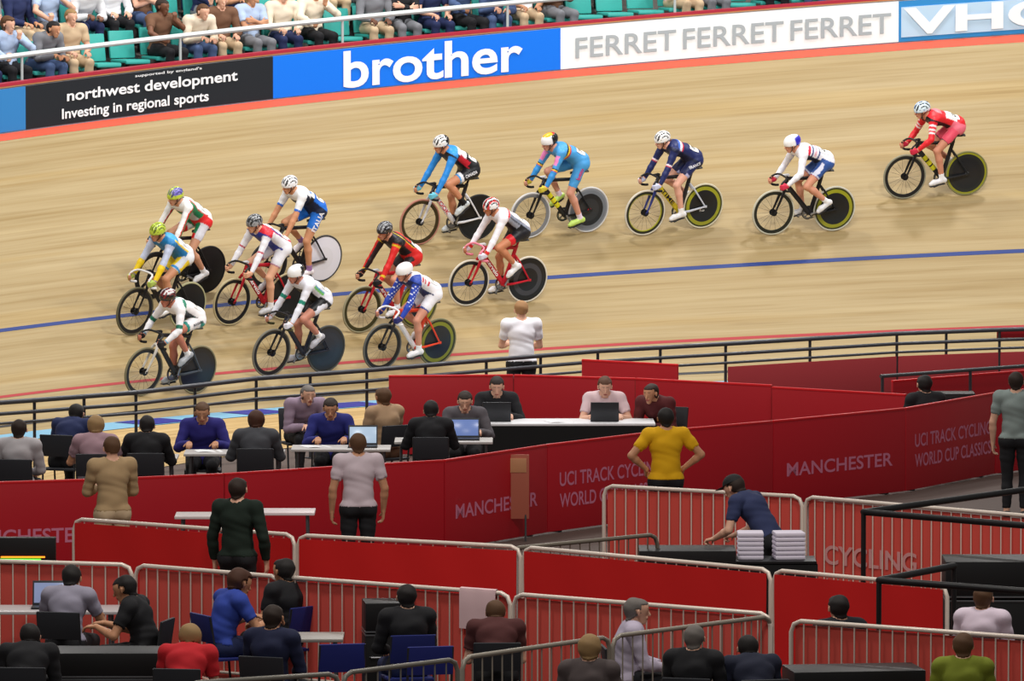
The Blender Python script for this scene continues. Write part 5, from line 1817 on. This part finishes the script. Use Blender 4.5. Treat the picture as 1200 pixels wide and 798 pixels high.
# --- long red hoarding through the middle of the infield
HP = [(-70, 568), (120, 562), (262, 556), (400, 547), (520, 540), (640, 522), (780, 505), (905, 494), (1060, 479), (1165, 461), (1265, 449)]
def hoarding(a, b, label, text=None, h=1.0, colr=(180, 18, 34), group='red hoardings across the infield', tcol=(206, 120, 150)):
    Ln, rz = seg_frame(a, b)
    o = empty('hoarding', a, rz, label, 'hoarding', group)
    mb = MB(); mb.rbox((Ln / 2, 0, h / 2 + .01), (Ln - .012, .035, h - .02), .008)
    p = mb.build('panel', rgb(*colr, .5), o)
    mb = MB(); mb.rbox((Ln / 2, 0, h), (Ln - .01, .045, .03), .01)
    mb.build('top_edge', rgb(206, 26, 34, .4), o)
    for x in (.3, Ln - .3):
        mb = MB(); mb.tube([(x, .02, h * .75), (x, .38, .02)], .012, 8); mb.rbox((x, .22, .012), (.05, .42, .02), .004)
        mb.build('brace', rgb(60, 60, 64, .5), o)
    for (txt, u0, u1, z0, z1) in (text or ()):
        vs, fs, (a0, a1, b0, b1) = text_mesh(txt, 1.0, .015)
        mb = MB(); mb.add([(Ln * (u0 + (u1 - u0) * (v.x - a0) / (a1 - a0)), -.0195, z0 + (z1 - z0) * (v.y - b0) / (b1 - b0)) for v in vs], fs)
        mb.build('lettering', rgb(*tcol, .6), p, False)
    return o
PH = [td(x, y, 1.0) for (x, y) in HP]
TX2 = [('UCI TRACK CYCLING', .1, .95, .52, .68), ('WORLD CUP CLASSICS', .1, .95, .28, .44)]
TX1 = [('MANCHESTER', .1, .9, .34, .50)]
HL = ['red hoarding at the left picture edge behind the people at tables', 'red hoarding behind the man in the khaki jacket', 'red hoarding behind the white topped side tables',
      'red hoarding behind the man in the white shirt', 'red hoarding with one line of pale letters beside the standing notice', 'red hoarding with two lines of pale letters, left of the yellow shirt',
      'red hoarding right behind the person in the yellow shirt', 'red hoarding with one line of pale letters right of the yellow shirt', 'red hoarding with two lines of pale letters towards the right edge',
      'red hoarding at the right, last full panel before the edge', 'red hoarding cut by the right picture edge']
HT = [TX1, None, None, None, TX1, TX2, None, TX1, TX2, TX1, None]
for i in range(len(PH) - 1):
    hoarding(PH[i], PH[i + 1], HL[i], HT[i])
# shorter hoardings further back, near the trackside rail
for (a, b, lab, h) in [((455, 441), (602, 440), 'far red hoarding by the rail, left of the white-shirted man', 1.0), ((602, 440), (745, 444), 'far red hoarding in front of the white-shirted man', 1.0),
                       ((745, 444), (905, 452), 'far red hoarding behind the black-skirted table, right part', 1.0), ((905, 454), (1062, 463), 'far red hoarding right of centre below the trackside rail', 1.0),
                       ((682, 422), (795, 428), 'red hoarding hard against the trackside rail, right of the white shirt', 1.0), ((1045, 447), (1235, 432), 'far red hoarding at the right edge under the dark rail', .94)]:
    hoarding(td(*a, h), td(*b, h), lab, None, h, colr=(170, 22, 34), group='far red hoardings by the rail')

# --- dark railing along the inside of the track
RP = [(-70, 477), (40, 469), (160, 460), (300, 443.5), (430, 434), (570, 422), (700, 411.5), (850, 403), (1050, 391), (1170, 386.5), (1290, 383)]
PR = [td(x, y, 1.05) for (x, y) in RP]
RL = ['at the far left edge', 'below the lowest cyclist', 'between the two lowest cyclists', 'below the cyclist with green bands', 'below the star-sleeved cyclist', 'behind the man in the white shirt',
      'right of the white-shirted man', 'right of centre, with red netting', 'towards the right, with red netting', 'at the right edge, with red netting']
for i in range(len(PR) - 1):
    a, b = PR[i], PR[i + 1]
    Ln, rz = seg_frame(a, b)
    o = empty('trackside_railing', a, rz, 'dark tubular railing section ' + RL[i], 'railing', 'trackside railing sections')
    for z, r in ((1.05, .030), (.915, .024), (.80, .018)):
        mb = MB(); mb.tube([(0, 0, z), (Ln, 0, z)], r, 10)
        mb.build('rail', rgb(74, 76, 82, .35, .3), o)
    for x in (.03, Ln / 2):
        mb = MB(); mb.tube([(x, .03, 0), (x, .03, 1.04)], .020, 8); mb.rbox((x, .03, .006), (.12, .12, .012), .003)
        mb.build('post', rgb(60, 62, 68, .4, .3), o)
    if i >= 7:
        mb = MB(); mb.rbox((Ln / 2, -.03, .44), (Ln - .04, .012, .62), .004)
        mb.build('netting', rgb(150, 44, 50, .7), o)
    if i == 9:
        mb = MB(); mb.rbox((Ln / 2, .05, .985), (Ln, .006, .10), .002)
        mb.build('red_band', rgb(170, 20, 34, .6), o)
a, b = td(1032, 441, 1.05), td(1240, 426, 1.05)
Ln, rz = seg_frame(a, b)
o = empty('trackside_railing', a, rz, 'grey railing standing nearer than the trackside railing, at the right edge', 'railing')
for z, r in ((1.05, .024), (.6, .018)):
    mb = MB(); mb.tube([(0, 0, z), (Ln, 0, z)], r, 10); mb.build('rail', rgb(84, 88, 92, .3, .4), o)
for x in (.03, Ln / 2, Ln - .03):
    mb = MB(); mb.tube([(x, 0, 0), (x, 0, 1.04)], .020, 8); mb.build('post', rgb(60, 62, 68, .4, .3), o)

# --- black bent-tube rails at the right
for (p, q, r_, lab) in (((1012, 600), (1215, 572), (1215, 617), 'black bent-tube rail in front of the right netted barrier, upper of two'),
                        ((1030, 680), (1118, 663), (1215, 694), 'black bent-tube rail beside the black case, lower of two')):
    HT_ = 1.5 if 'upper' in lab else 1.35
    A, B_, C_ = td(*p, HT_), td(*q, HT_), td(*r_, HT_)
    o = empty('bent_tube_rail', A, 0, lab, 'rail', 'black bent tube rails')
    up = Vector((0, 0, HT_))
    b0, c0 = B_ - A, C_ - A
    mb = MB(); mb.tube([b0 + up, (b0 * .08) + up, up, (c0 * .08) + up, c0 + up], .032, 10)
    mb.build('top_tube', rgb(22, 22, 24, .45), o)
    for v in (Vector((0, 0, 0)), b0, c0):
        mb = MB(); mb.tube([v, v + up], .024, 8); mb.rbox(v + Vector((0, 0, .01)), (.2, .2, .02), .004)
        mb.build('post', rgb(22, 22, 24, .45), o)

# --- tables, laptops, chairs, cases
def table(loc, rz, w, dep, label, top=(206, 206, 208), skirt=None, h=.74, group=None):
    o = empty('folding_table', loc, rz, label, 'table', group)
    mb = MB(); mb.rbox((0, 0, h - .015), (dep, w, .03), .008); mb.build('tabletop', rgb(*top, .4), o)
    for sx in (-1, 1):
        for sy in (-1, 1):
            mb = MB(); mb.tube([(sx * (dep / 2 - .05), sy * (w / 2 - .08), h - .03), (sx * (dep / 2 - .03), sy * (w / 2 - .06), 0)], .014, 8)
            mb.build('leg', rgb(90, 92, 96, .4, .5), o)
    if skirt:
        mb = MB(); vs = []; fs = []; n = 80
        per = []
        hw, hd = w / 2 + .01, dep / 2 + .01
        corners = [(-hd, -hw), (hd, -hw), (hd, hw), (-hd, hw)]
        for c in range(4):
            p, q = corners[c], corners[(c + 1) % 4]
            m = int(max(abs(p[0] - q[0]), abs(p[1] - q[1])) / .05)
            for i in range(m): per.append((p[0] + (q[0] - p[0]) * i / m, p[1] + (q[1] - p[1]) * i / m))
        n = len(per)
        for z, k in ((h - .035, 1.0), (.35, 1.015), (.03, 1.03)):
            for i, (x, y) in enumerate(per):
                f = k + .010 * math.sin(i * 1.6)
                vs.append((x * f, y * f, z))
        for j in range(2):
            for i in range(n):
                fs.append((j * n + i, j * n + (i + 1) % n, (j + 1) * n + (i + 1) % n, (j + 1) * n + i))
        mb.add(vs, fs)
        mb.build('skirt', rgb(*skirt, .8), o)
    return o
def laptop(loc, rz, label, scr=(60, 90, 130), group='laptops on the infield tables'):
    o = empty('laptop', loc, rz, label, 'laptop', group)
    mb = MB(); mb.rbox((0, 0, .011), (.24, .34, .02), .005); mb.build('keyboard_base', rgb(50, 52, 56, .4, .3), o)
    R_ = Matrix.Rotation(math.radians(16), 3, 'Y')
    mb = MB(); mb.rbox((.15, 0, .13), (.012, .34, .23), .004, R_); s_ = mb.build('lid', rgb(56, 58, 62, .4, .3), o)
    mb = MB(); mb.rbox((.142, 0, .13), (.004, .31, .19), .001, R_); mb.build('screen', mat('screen_%d_%d_%d' % scr, lin(*scr), .2, emit=(lin(*scr), .8)), s_)
    return o
def case(loc, rz, sx, sy, sz, label, colr=(18, 18, 20), cat='case', name='flight_case'):
    o = empty(name, loc, rz, label, cat, None)
    mb = MB(); mb.rbox((0, 0, sz * .36), (sx, sy, sz * .70), .012); mb.build('body', rgb(*colr, .5), o)
    mb = MB(); mb.rbox((0, 0, sz * .86), (sx, sy, sz * .27), .012); mb.build('lid', rgb(*colr, .45), o)
    for s in (-1, 1):
        mb = MB(); mb.tube([(-sx / 2 - .0, s * sy * .3 - .05, sz * .5), (-sx / 2 - .03, s * sy * .3 - .04, sz * .5), (-sx / 2 - .03, s * sy * .3 + .04, sz * .5), (-sx / 2, s * sy * .3 + .05, sz * .5)], .008, 6)
        mb.build('handle', rgb(150, 150, 154, .3, .7), o)
    mb = MB()
    for z in (sz * .70, sz * .73): mb.rbox((0, 0, z), (sx + .008, sy + .008, .016), .004)
    mb.build('edging', rgb(110, 112, 116, .3, .6), o)
    return o
def chair(loc, rz, label, colr=(36, 44, 110), group='folding chairs'):
    o = empty('folding_chair', loc, rz, label, 'chair', group)
    mb = MB(); mb.rbox((.0, 0, .44), (.40, .42, .03), .012); mb.build('seat', rgb(*colr, .6), o)
    mb = MB(); mb.rbox((-.215, 0, .72), (.025, .42, .26), .012, Matrix.Rotation(math.radians(-8), 3, 'Y')); mb.build('backrest', rgb(*colr, .6), o)
    for sy in (-1, 1):
        y = sy * .20
        mb = MB(); mb.tube([(.19, y, 0), (.15, y, .43)], .012, 8); mb.build('leg', rgb(60, 62, 66, .4, .5), o)
        mb = MB(); mb.tube([(-.20, y, 0), (-.17, y, .43), (-.235, y, .84)], .012, 8); mb.build('leg', rgb(60, 62, 66, .4, .5), o)
    return o
def cloth_on(loc, rz, w, drop, label, colr, thick=.012, name='towel', cat='towel', h=1.125):
    """towel folded over a top tube at height h"""
    vs = []; fs = []; n = 16
    prof = [(-.036, h - drop), (-.036, h - drop * .5), (-.034, h - .04), (-.022, h), (0, h + .008), (.022, h), (.034, h - .04), (.036, h - drop * .35), (.037, h - drop * .7)]
    prof2 = [(y * (1 - thick / .03 * .4), z - (.006 if 2 < i < 6 else 0)) for i, (y, z) in enumerate(prof)]
    loop = prof + prof2[::-1]
    m = len(loop)
    for i in range(n + 1):
        x = -w / 2 + w * i / n
        for (y, z) in loop:
            vs.append((x, y * (1 + .08 * math.sin(x * 30 + z * 5)), z))
    for i in range(n):
        for j in range(m):
            k = (j + 1) % m
            fs.append((i * m + j, (i + 1) * m + j, (i + 1) * m + k, i * m + k))
    mb = MB(); mb.add(vs, fs)
    o = mb.build(name, rgb(*colr, .85))
    o.location = loc; o.rotation_euler = (0, 0, rz)
    return tag(o, label, cat)
def paper(loc, rz, label, w=.30, colr=(225, 225, 228), tilt=.0, name='sheet_of_paper', cat='paper'):
    mb = MB(); vs = []; fs = []
    n = 6
    for zz in (0, .003):
        for i in range(n + 1):
            for j in range(2):
                vs.append(((i / n - .5) * .3, (j - .5) * w, zz + .006 * math.sin(i)))
    k = (n + 1) * 2
    for i in range(n):
        a = i * 2
        fs += [(a, a + 1, a + 3, a + 2), (k + a, k + a + 2, k + a + 3, k + a + 1), (a, a + 2, k + a + 2, k + a), (a + 1, k + a + 1, k + a + 3, a + 3)]
    fs += [(0, k, k + 1, 1), (2 * n, 2 * n + 1, k + 2 * n + 1, k + 2 * n)]
    mb.add(vs, fs)
    o = mb.build(name, rgb(*colr, .7))
    o.location = loc; o.rotation_euler = (0, tilt, rz)
    return tag(o, label, cat)
PI = math.pi
AWAY = PI / 2          # facing the track
# skirted table in mid field
T0 = gd(655, 93.2)
T0r = math.radians(90)
table(T0, T0r + .02, 2.3, .75, 'long white-topped table with a black skirt below the white-shirted man', top=(226, 226, 230), skirt=(12, 12, 14))
civ_person('sit_table', T0 + Vector((.55, .62, 0)), -AWAY + .05, (214, 188, 192), (40, 40, 46), (90, 60, 44), 'person in pale pink top seated behind the black-skirted table', 'people at the infield tables', sleeve='short')
civ_person('sit_lean', T0 + Vector((1.28, .60, 0)), -AWAY - .5, (84, 30, 32), (30, 30, 34), (50, 36, 30), 'person in maroon top seated at the right end of the black-skirted table', 'people at the infield tables', tone='tan')
civ_person('sit_table', T0 + Vector((-.75, .62, 0)), -AWAY, (28, 28, 32), (30, 30, 34), (40, 30, 26), 'person in black seated behind the left end of the black-skirted table', 'people at the infield tables')
for dx, nm in ((.55, 'open laptop in front of the person in pale pink'), (-.75, 'open laptop in front of the person in black at the skirted table')):
    laptop(T0 + Vector((dx, .0, .74)), -AWAY, nm)
for q, (dx, rz) in enumerate(((.55, -AWAY), (1.28, -AWAY - .5), (-.75, -AWAY))):
    chair(T0 + Vector((dx, .62 if q != 1 else .60, 0)), rz, ['folding chair under the person in pale pink', 'folding chair under the person in maroon', 'folding chair under the person in black at the skirted table'][q], (40, 40, 44))
paper(T0 + Vector((0, -.1, .742)), .3, 'white sheets lying in the middle of the black-skirted table')
# man in the white T-shirt by the rail
civ_person('stand_hold', gd(611, 99.9), AWAY + .2, (244, 244, 252), (24, 24, 28), (160, 120, 80), 'man in a bright white T-shirt with back turned, standing by the trackside railing', sleeve='short', zscale=1.02)
# left part: tables with people
W0 = [(150, 88.4, 'pale table left, behind the khaki jacket'), (275, 89.0, 'pale table with laptops behind the man in dark green'), (400, 89.6, 'pale table behind the man in the white shirt'), (520, 90.6, 'pale table nearest the black-skirted one')]
for i, (px, d, lab) in enumerate(W0):
    p = gd(px, d)
    table(p, AWAY, 1.15, .6, lab, top=(190, 186, 184), group='pale tables at the left of the infield')
    laptop(p + Vector((.25, -.02, .74)), AWAY, 'open laptop on the ' + ['leftmost pale table', 'second pale table from the left', 'third pale table from the left', 'fourth pale table from the left'][i], [(120, 150, 180), (60, 80, 150), (150, 170, 190), (90, 110, 160)][i])
    paper(p + Vector((-.3, .05, .742)), .2 * i, 'white papers on the ' + ['leftmost pale table', 'second pale table from the left', 'third pale table from the left', 'fourth pale table from the left'][i])
FIELD = [
 ('sit_lap', 22, 87.0, 1.4, 'grey', 'black', 0, 'man in pale grey shirt seated at the left edge behind the red hoarding', 'long', 'fair', (176, 172, 176), None),
 ('sit_lean', 76, 90.2, 1.2, 'navy', 'black', 2, 'person in dark navy seated low at the far left near the railing', 'long', 'fair', None, None),
 ('stand_hold', 132, 79.9, 1.9, 'beige', 'beige', 1, 'man in a khaki jacket and trousers standing before the red hoarding at left', 'long', 'fair', (176, 148, 110), None),
 ('sit_table', 112, 87.7, AWAY, 'pink', 'grey', 3, 'person in dusty pink seated at the leftmost pale table', 'short', 'tan', (160, 130, 140), None),
 ('sit_table', 172, 87.8, AWAY, 'black', 'black', 2, 'person in black seated at the leftmost pale table, right side', 'long', 'fair', None, None),
 ('sit_table', 238, 90.0, -AWAY, 'navy', 'black', 1, 'person in indigo top facing us behind the second pale table', 'long', 'tan', (44, 40, 120), None),
 ('sit_table', 300, 88.4, AWAY, 'grey', 'black', 5, 'person in charcoal seated at the second pale table with back turned', 'long', 'fair', (70, 72, 78), None),
 ('sit_lean', 352, 93.6, -AWAY + .3, 'pink', 'black', 4, 'person in mauve top seated far behind the second and third pale tables', 'long', 'fair', (150, 130, 150), None),
 ('sit_table', 388, 90.6, -AWAY, 'blue', 'black', 0, 'person in deep blue top facing us behind the third pale table', 'long', 'tan', (40, 44, 120), None),
 ('sit_lap', 452, 91.5, 2.2, 'beige', 'brown', 1, 'person in beige top seated between the third and fourth pale tables', 'short', 'tan', (170, 140, 110), None),
 ('stand_relax', 420, 80.4, 1.7, 'white', 'black', 1, 'man in a white shirt standing at the red-covered barrier, left of centre', 'short', 'tan', (206, 190, 198), None),
 ('sit_table', 505, 89.9, AWAY, 'black', 'black', 2, 'person in black seated at the fourth pale table, back turned', 'long', 'fair', None, None),
 ('sit_table', 545, 91.6, -AWAY, 'grey', 'black', 0, 'person in grey facing us behind the fourth pale table', 'long', 'fair', (90, 86, 92), None),
 ('stand_relax', 279, 75.3, 1.2, 'dark green', 'black', 0, 'man in a dark green jacket standing in the gap of the red barriers', 'long', 'fair', (22, 36, 28), None),
 ('stand_hips', 780, 83.6, 1.75, 'cream', 'black', 2, 'person in a bright yellow T-shirt before the red hoarding', 'short', 'tan', (226, 172, 16), None),
 ('stand_lean', 893, 77.2, 2.6, 'denim blue', 'black', 0, 'person in navy polo and black cap bending over white towels', 'short', 'fair', (48, 56, 92), (24, 24, 26)),
 ('sit_table', 78, 71.2, 1.3, 'pale blue', 'black', 2, 'man in a pale grey-lilac shirt seated at bottom left', 'short', 'tan', (150, 146, 164), None),
 ('sit_table', 168, 70.4, 2.9, 'black', 'black', 2, 'man in a black T-shirt with bare arms reaching left, bottom left', 'short', 'tan', None, None),
 ('sit_table', 262, 70.9, .5, 'blue', 'navy', 5, 'man in a royal blue shirt holding white paper at bottom left', 'short', 'tan', (48, 70, 160), None),
 ('sit_lap', 338, 71.6, 2.4, 'black', 'black', 2, 'man in a black polo seated right of the royal blue shirt', 'short', 'tan', None, None),
 ('sit_lean', 214, 66.7, 1.4, 'red', 'navy', 3, 'fair-haired person in red at the very bottom left', 'short', 'fair', (190, 30, 40), None),
 ('sit_lap', 738, 68.2, .1, 'pale blue', 'black', 4, 'person in a pale pinkish shirt leaning behind the slanting open barrier', 'long', 'fair', (186, 176, 196), None),
 ('sit_lap', 690, 65.2, 1.4, 'grey', 'navy', 3, 'sandy-haired person whose head shows at the bottom edge, centre', 'long', 'fair', (80, 70, 70), None),
 ('sit_lap', 985, 68.4, 2.0, 'black', 'black', 2, 'person in black at the bottom right among the black equipment', 'long', 'fair', (22, 24, 34), None),
 ('sit_lap', 1150, 69.2, 1.2, 'white', 'white', 1, 'person in a white top at the bottom right corner', 'long', 'fair', (222, 206, 222), None),
 ('sit_lap', 478, 69.3, 1.8, 'black', 'navy', 2, 'person in black seated on a blue folding chair at bottom centre', 'long', 'fair', None, None),
 ('stand_relax', 1190, 88.6, 1.4, 'black', 'black', 0, 'person in a grey top and black trousers at the right edge, before the red hoarding', 'short', 'fair', (130, 142, 140), None),
 ('sit_lean', 30, 66.8, 1.5, 'black', 'black', 2, 'person in black at the bottom left corner, left of the black case', 'long', 'fair', None, None),
 ('sit_lap', 318, 67.6, 1.2, 'navy', 'black', 0, 'person in dark navy at the bottom edge, left of the blue chairs', 'long', 'tan', (26, 32, 62), None),
 ('sit_lean', 582, 68.7, 1.6, 'brown', 'black', 1, 'person in maroon-brown at bottom centre below the hanging white towel', 'short', 'fair', (80, 40, 40), None),
 ('sit_lap', 812, 66.0, 1.3, 'black', 'black', 4, 'grey-haired person in black at the bottom edge, in front of the slanting barrier', 'long', 'fair', None, None),
 ('sit_lean', 888, 65.9, 1.8, 'navy', 'black', 2, 'person in dark blue at the bottom edge, left of the long black case', 'long', 'fair', (28, 32, 52), None),
 ('sit_lap', 1128, 65.4, 1.5, 'green', 'black', 1, 'person in olive-yellow top at the bottom right edge', 'short', 'fair', (120, 130, 36), None),
 ('sit_lap', 1085, 93.4, 2.0, 'black', 'black', 2, 'person in black seated at right behind the long red hoarding', 'long', 'fair', None, None),
]
for (kd, px, d, rz, cn, bt, hi, lab, sl, tone, oc, cap) in FIELD:
    p = gd(px, d)
    civ_person(kd, p, rz, oc or CN[cn], CN[bt], HAIRS[hi], lab, 'people in the infield', tone=tone, sleeve=sl, style='long' if hi in (3, 5) else 'short', cap=cap)
    if kd.startswith('sit'):
        chair(p, rz, 'folding chair under the ' + ' '.join(lab.split(' ')[:11]), (30, 40, 110) if px in (478, 262, 338) else (40, 42, 48))
# white things beside the bending person in navy
p = gd(905, 76.3)
table(p, AWAY, .85, .55, 'small black table holding white towels beside the navy polo', top=(24, 24, 26), skirt=(16, 16, 18), h=.80)
for k, (dx, w, lab) in enumerate(((-.22, .26, 'folded white towel, left of the pair on the small black table'), (.16, .30, 'folded white towel, right of the pair on the small black table'))):
    mb = MB()
    for q in range(6): mb.rbox((0, 0, .022 + q * .045), (.30, w, .043), .018)
    o = mb.build('folded_towel', rgb(224, 216, 232, .85)); o.location = p + Vector((dx, 0, .80)); o.rotation_euler = (0, 0, AWAY + .1 * k)
    tag(o, lab, 'towel', 'folded white towels')
case(gd(805, 75.9), AWAY, .6, .95, .95, 'black lidded case on the floor behind the centre barriers')
case(gd(1168, 72.0), AWAY, .7, 1.0, 1.25, 'big black flight case at the right edge beside the bent tube rail')
case(gd(1000, 66.6), AWAY + .15, .6, 1.15, .85, 'black flight case at the bottom right')
case(gd(110, 68.4), AWAY, .6, 1.2, .80, 'black flight case at the bottom left before the man in lilac')
case(gd(455, 70.6), AWAY + .1, .45, .45, 1.0, 'tall black case behind the blue folding chairs at bottom centre')
case(gd(1108, 94.6), AWAY, .4, .7, .98, 'black case standing behind the hoarding at right')
# tables near the bottom
p = gd(40, 72.3); table(p, AWAY, 1.6, .6, 'white-topped table at the lower left corner', top=(190, 184, 186))
laptop(p + Vector((.15, 0, .74)), AWAY, 'open laptop on the white-topped table at lower left', (110, 120, 150))
p = gd(345, 70.0); table(p, AWAY, .9, .6, 'grey table in front of the man in royal blue', top=(150, 144, 138))
paper(p + Vector((-.15, 0, .742)), .4, 'white paper on the grey table by the man in royal blue', .34)
p = gd(1060, 66.9)
p = gd(238, 79.0); table(p, AWAY, .56, .5, 'small white-topped side table behind the red barriers, left one', top=(206, 196, 196), h=.98)
p = gd(332, 79.4); table(p, AWAY, .66, .5, 'small white-topped side table behind the red barriers, right one', top=(226, 210, 214), h=.98)
for x, d, lab in ((498, 68.4, 'blue folding chair right of the seated person in black, bottom centre'), (395, 68.6, 'empty blue folding chair left of the seated person in black, bottom centre'), (1085, 68.0, 'dark folding chair left of the person in white, bottom right')):
    chair(gd(x, d), 1.8, lab, (30, 40, 120) if x < 1000 else (40, 42, 48))
# towel on the front barrier
a, b = td(330, 676, 1.1), td(600, 696, 1.1)
Ln, rz = seg_frame(a, b)
cloth_on(a.lerp(b, .86), rz, .40, .37, 'pinkish white towel hung over the front netted barrier', (226, 192, 196))
# standing notice beside the hoarding
p = td(598, 524, 1.02) + Vector((0, -.25, 0))
o = empty('standing_notice', p, 0, 'tan standing notice board in front of the red hoarding, centre', 'notice board')
mb = MB(); mb.rbox((0, 0, .60), (.42, .03, .72), .008); pn = mb.build('panel', rgb(176, 96, 76, .6), o)
mb = MB(); mb.rbox((0, -.02, .84), (.36, .01, .16), .004); mb.build('header', rgb(196, 140, 100, .6), pn)
for s in (-1, 1):
    mb = MB(); mb.tube([(s * .17, 0, .3), (s * .17, -.1, 0)], .012, 8); mb.build('leg', rgb(60, 60, 62, .5), o)
    mb = MB(); mb.tube([(s * .17, .02, .5), (s * .17, .2, 0)], .012, 8); mb.build('leg', rgb(60, 60, 62, .5), o)
# timing display at the lower left
p = gd(28, 73.5)
o = empty('timing_display', p, 0, 'black timing display with an orange and green lit strip, at the left edge', 'display')
mb = MB(); mb.rbox((0, 0, 1.16), (.62, .12, .26), .012); cs = mb.build('housing', rgb(16, 16, 18, .5), o)
mb = MB(); mb.rbox((0, -.066, 1.105), (.42, .01, .014), .002); tag(mb.build('lit_strip', mat('led_orange', lin(255, 120, 30), .4, emit=(lin(255, 130, 30), 2.5)), cs), 'orange lit strip')
mb = MB(); mb.rbox((-.03, -.066, 1.083), (.40, .01, .012), .002); tag(mb.build('lit_strip', mat('led_green', lin(80, 200, 50), .4, emit=(lin(80, 210, 50), 2.0)), cs), 'green lit strip')
mb = MB(); mb.tube([(0, 0, .02), (0, 0, 1.04)], .022, 10); mb.build('pole', rgb(30, 30, 32, .5), o)
mb = MB(); mb.lathe([(0, 0), (.24, 0), (.24, .015), (.03, .03), (0, .03)], (0, 0, 0), 'z', 24); mb.build('base', rgb(30, 30, 32, .5), o)
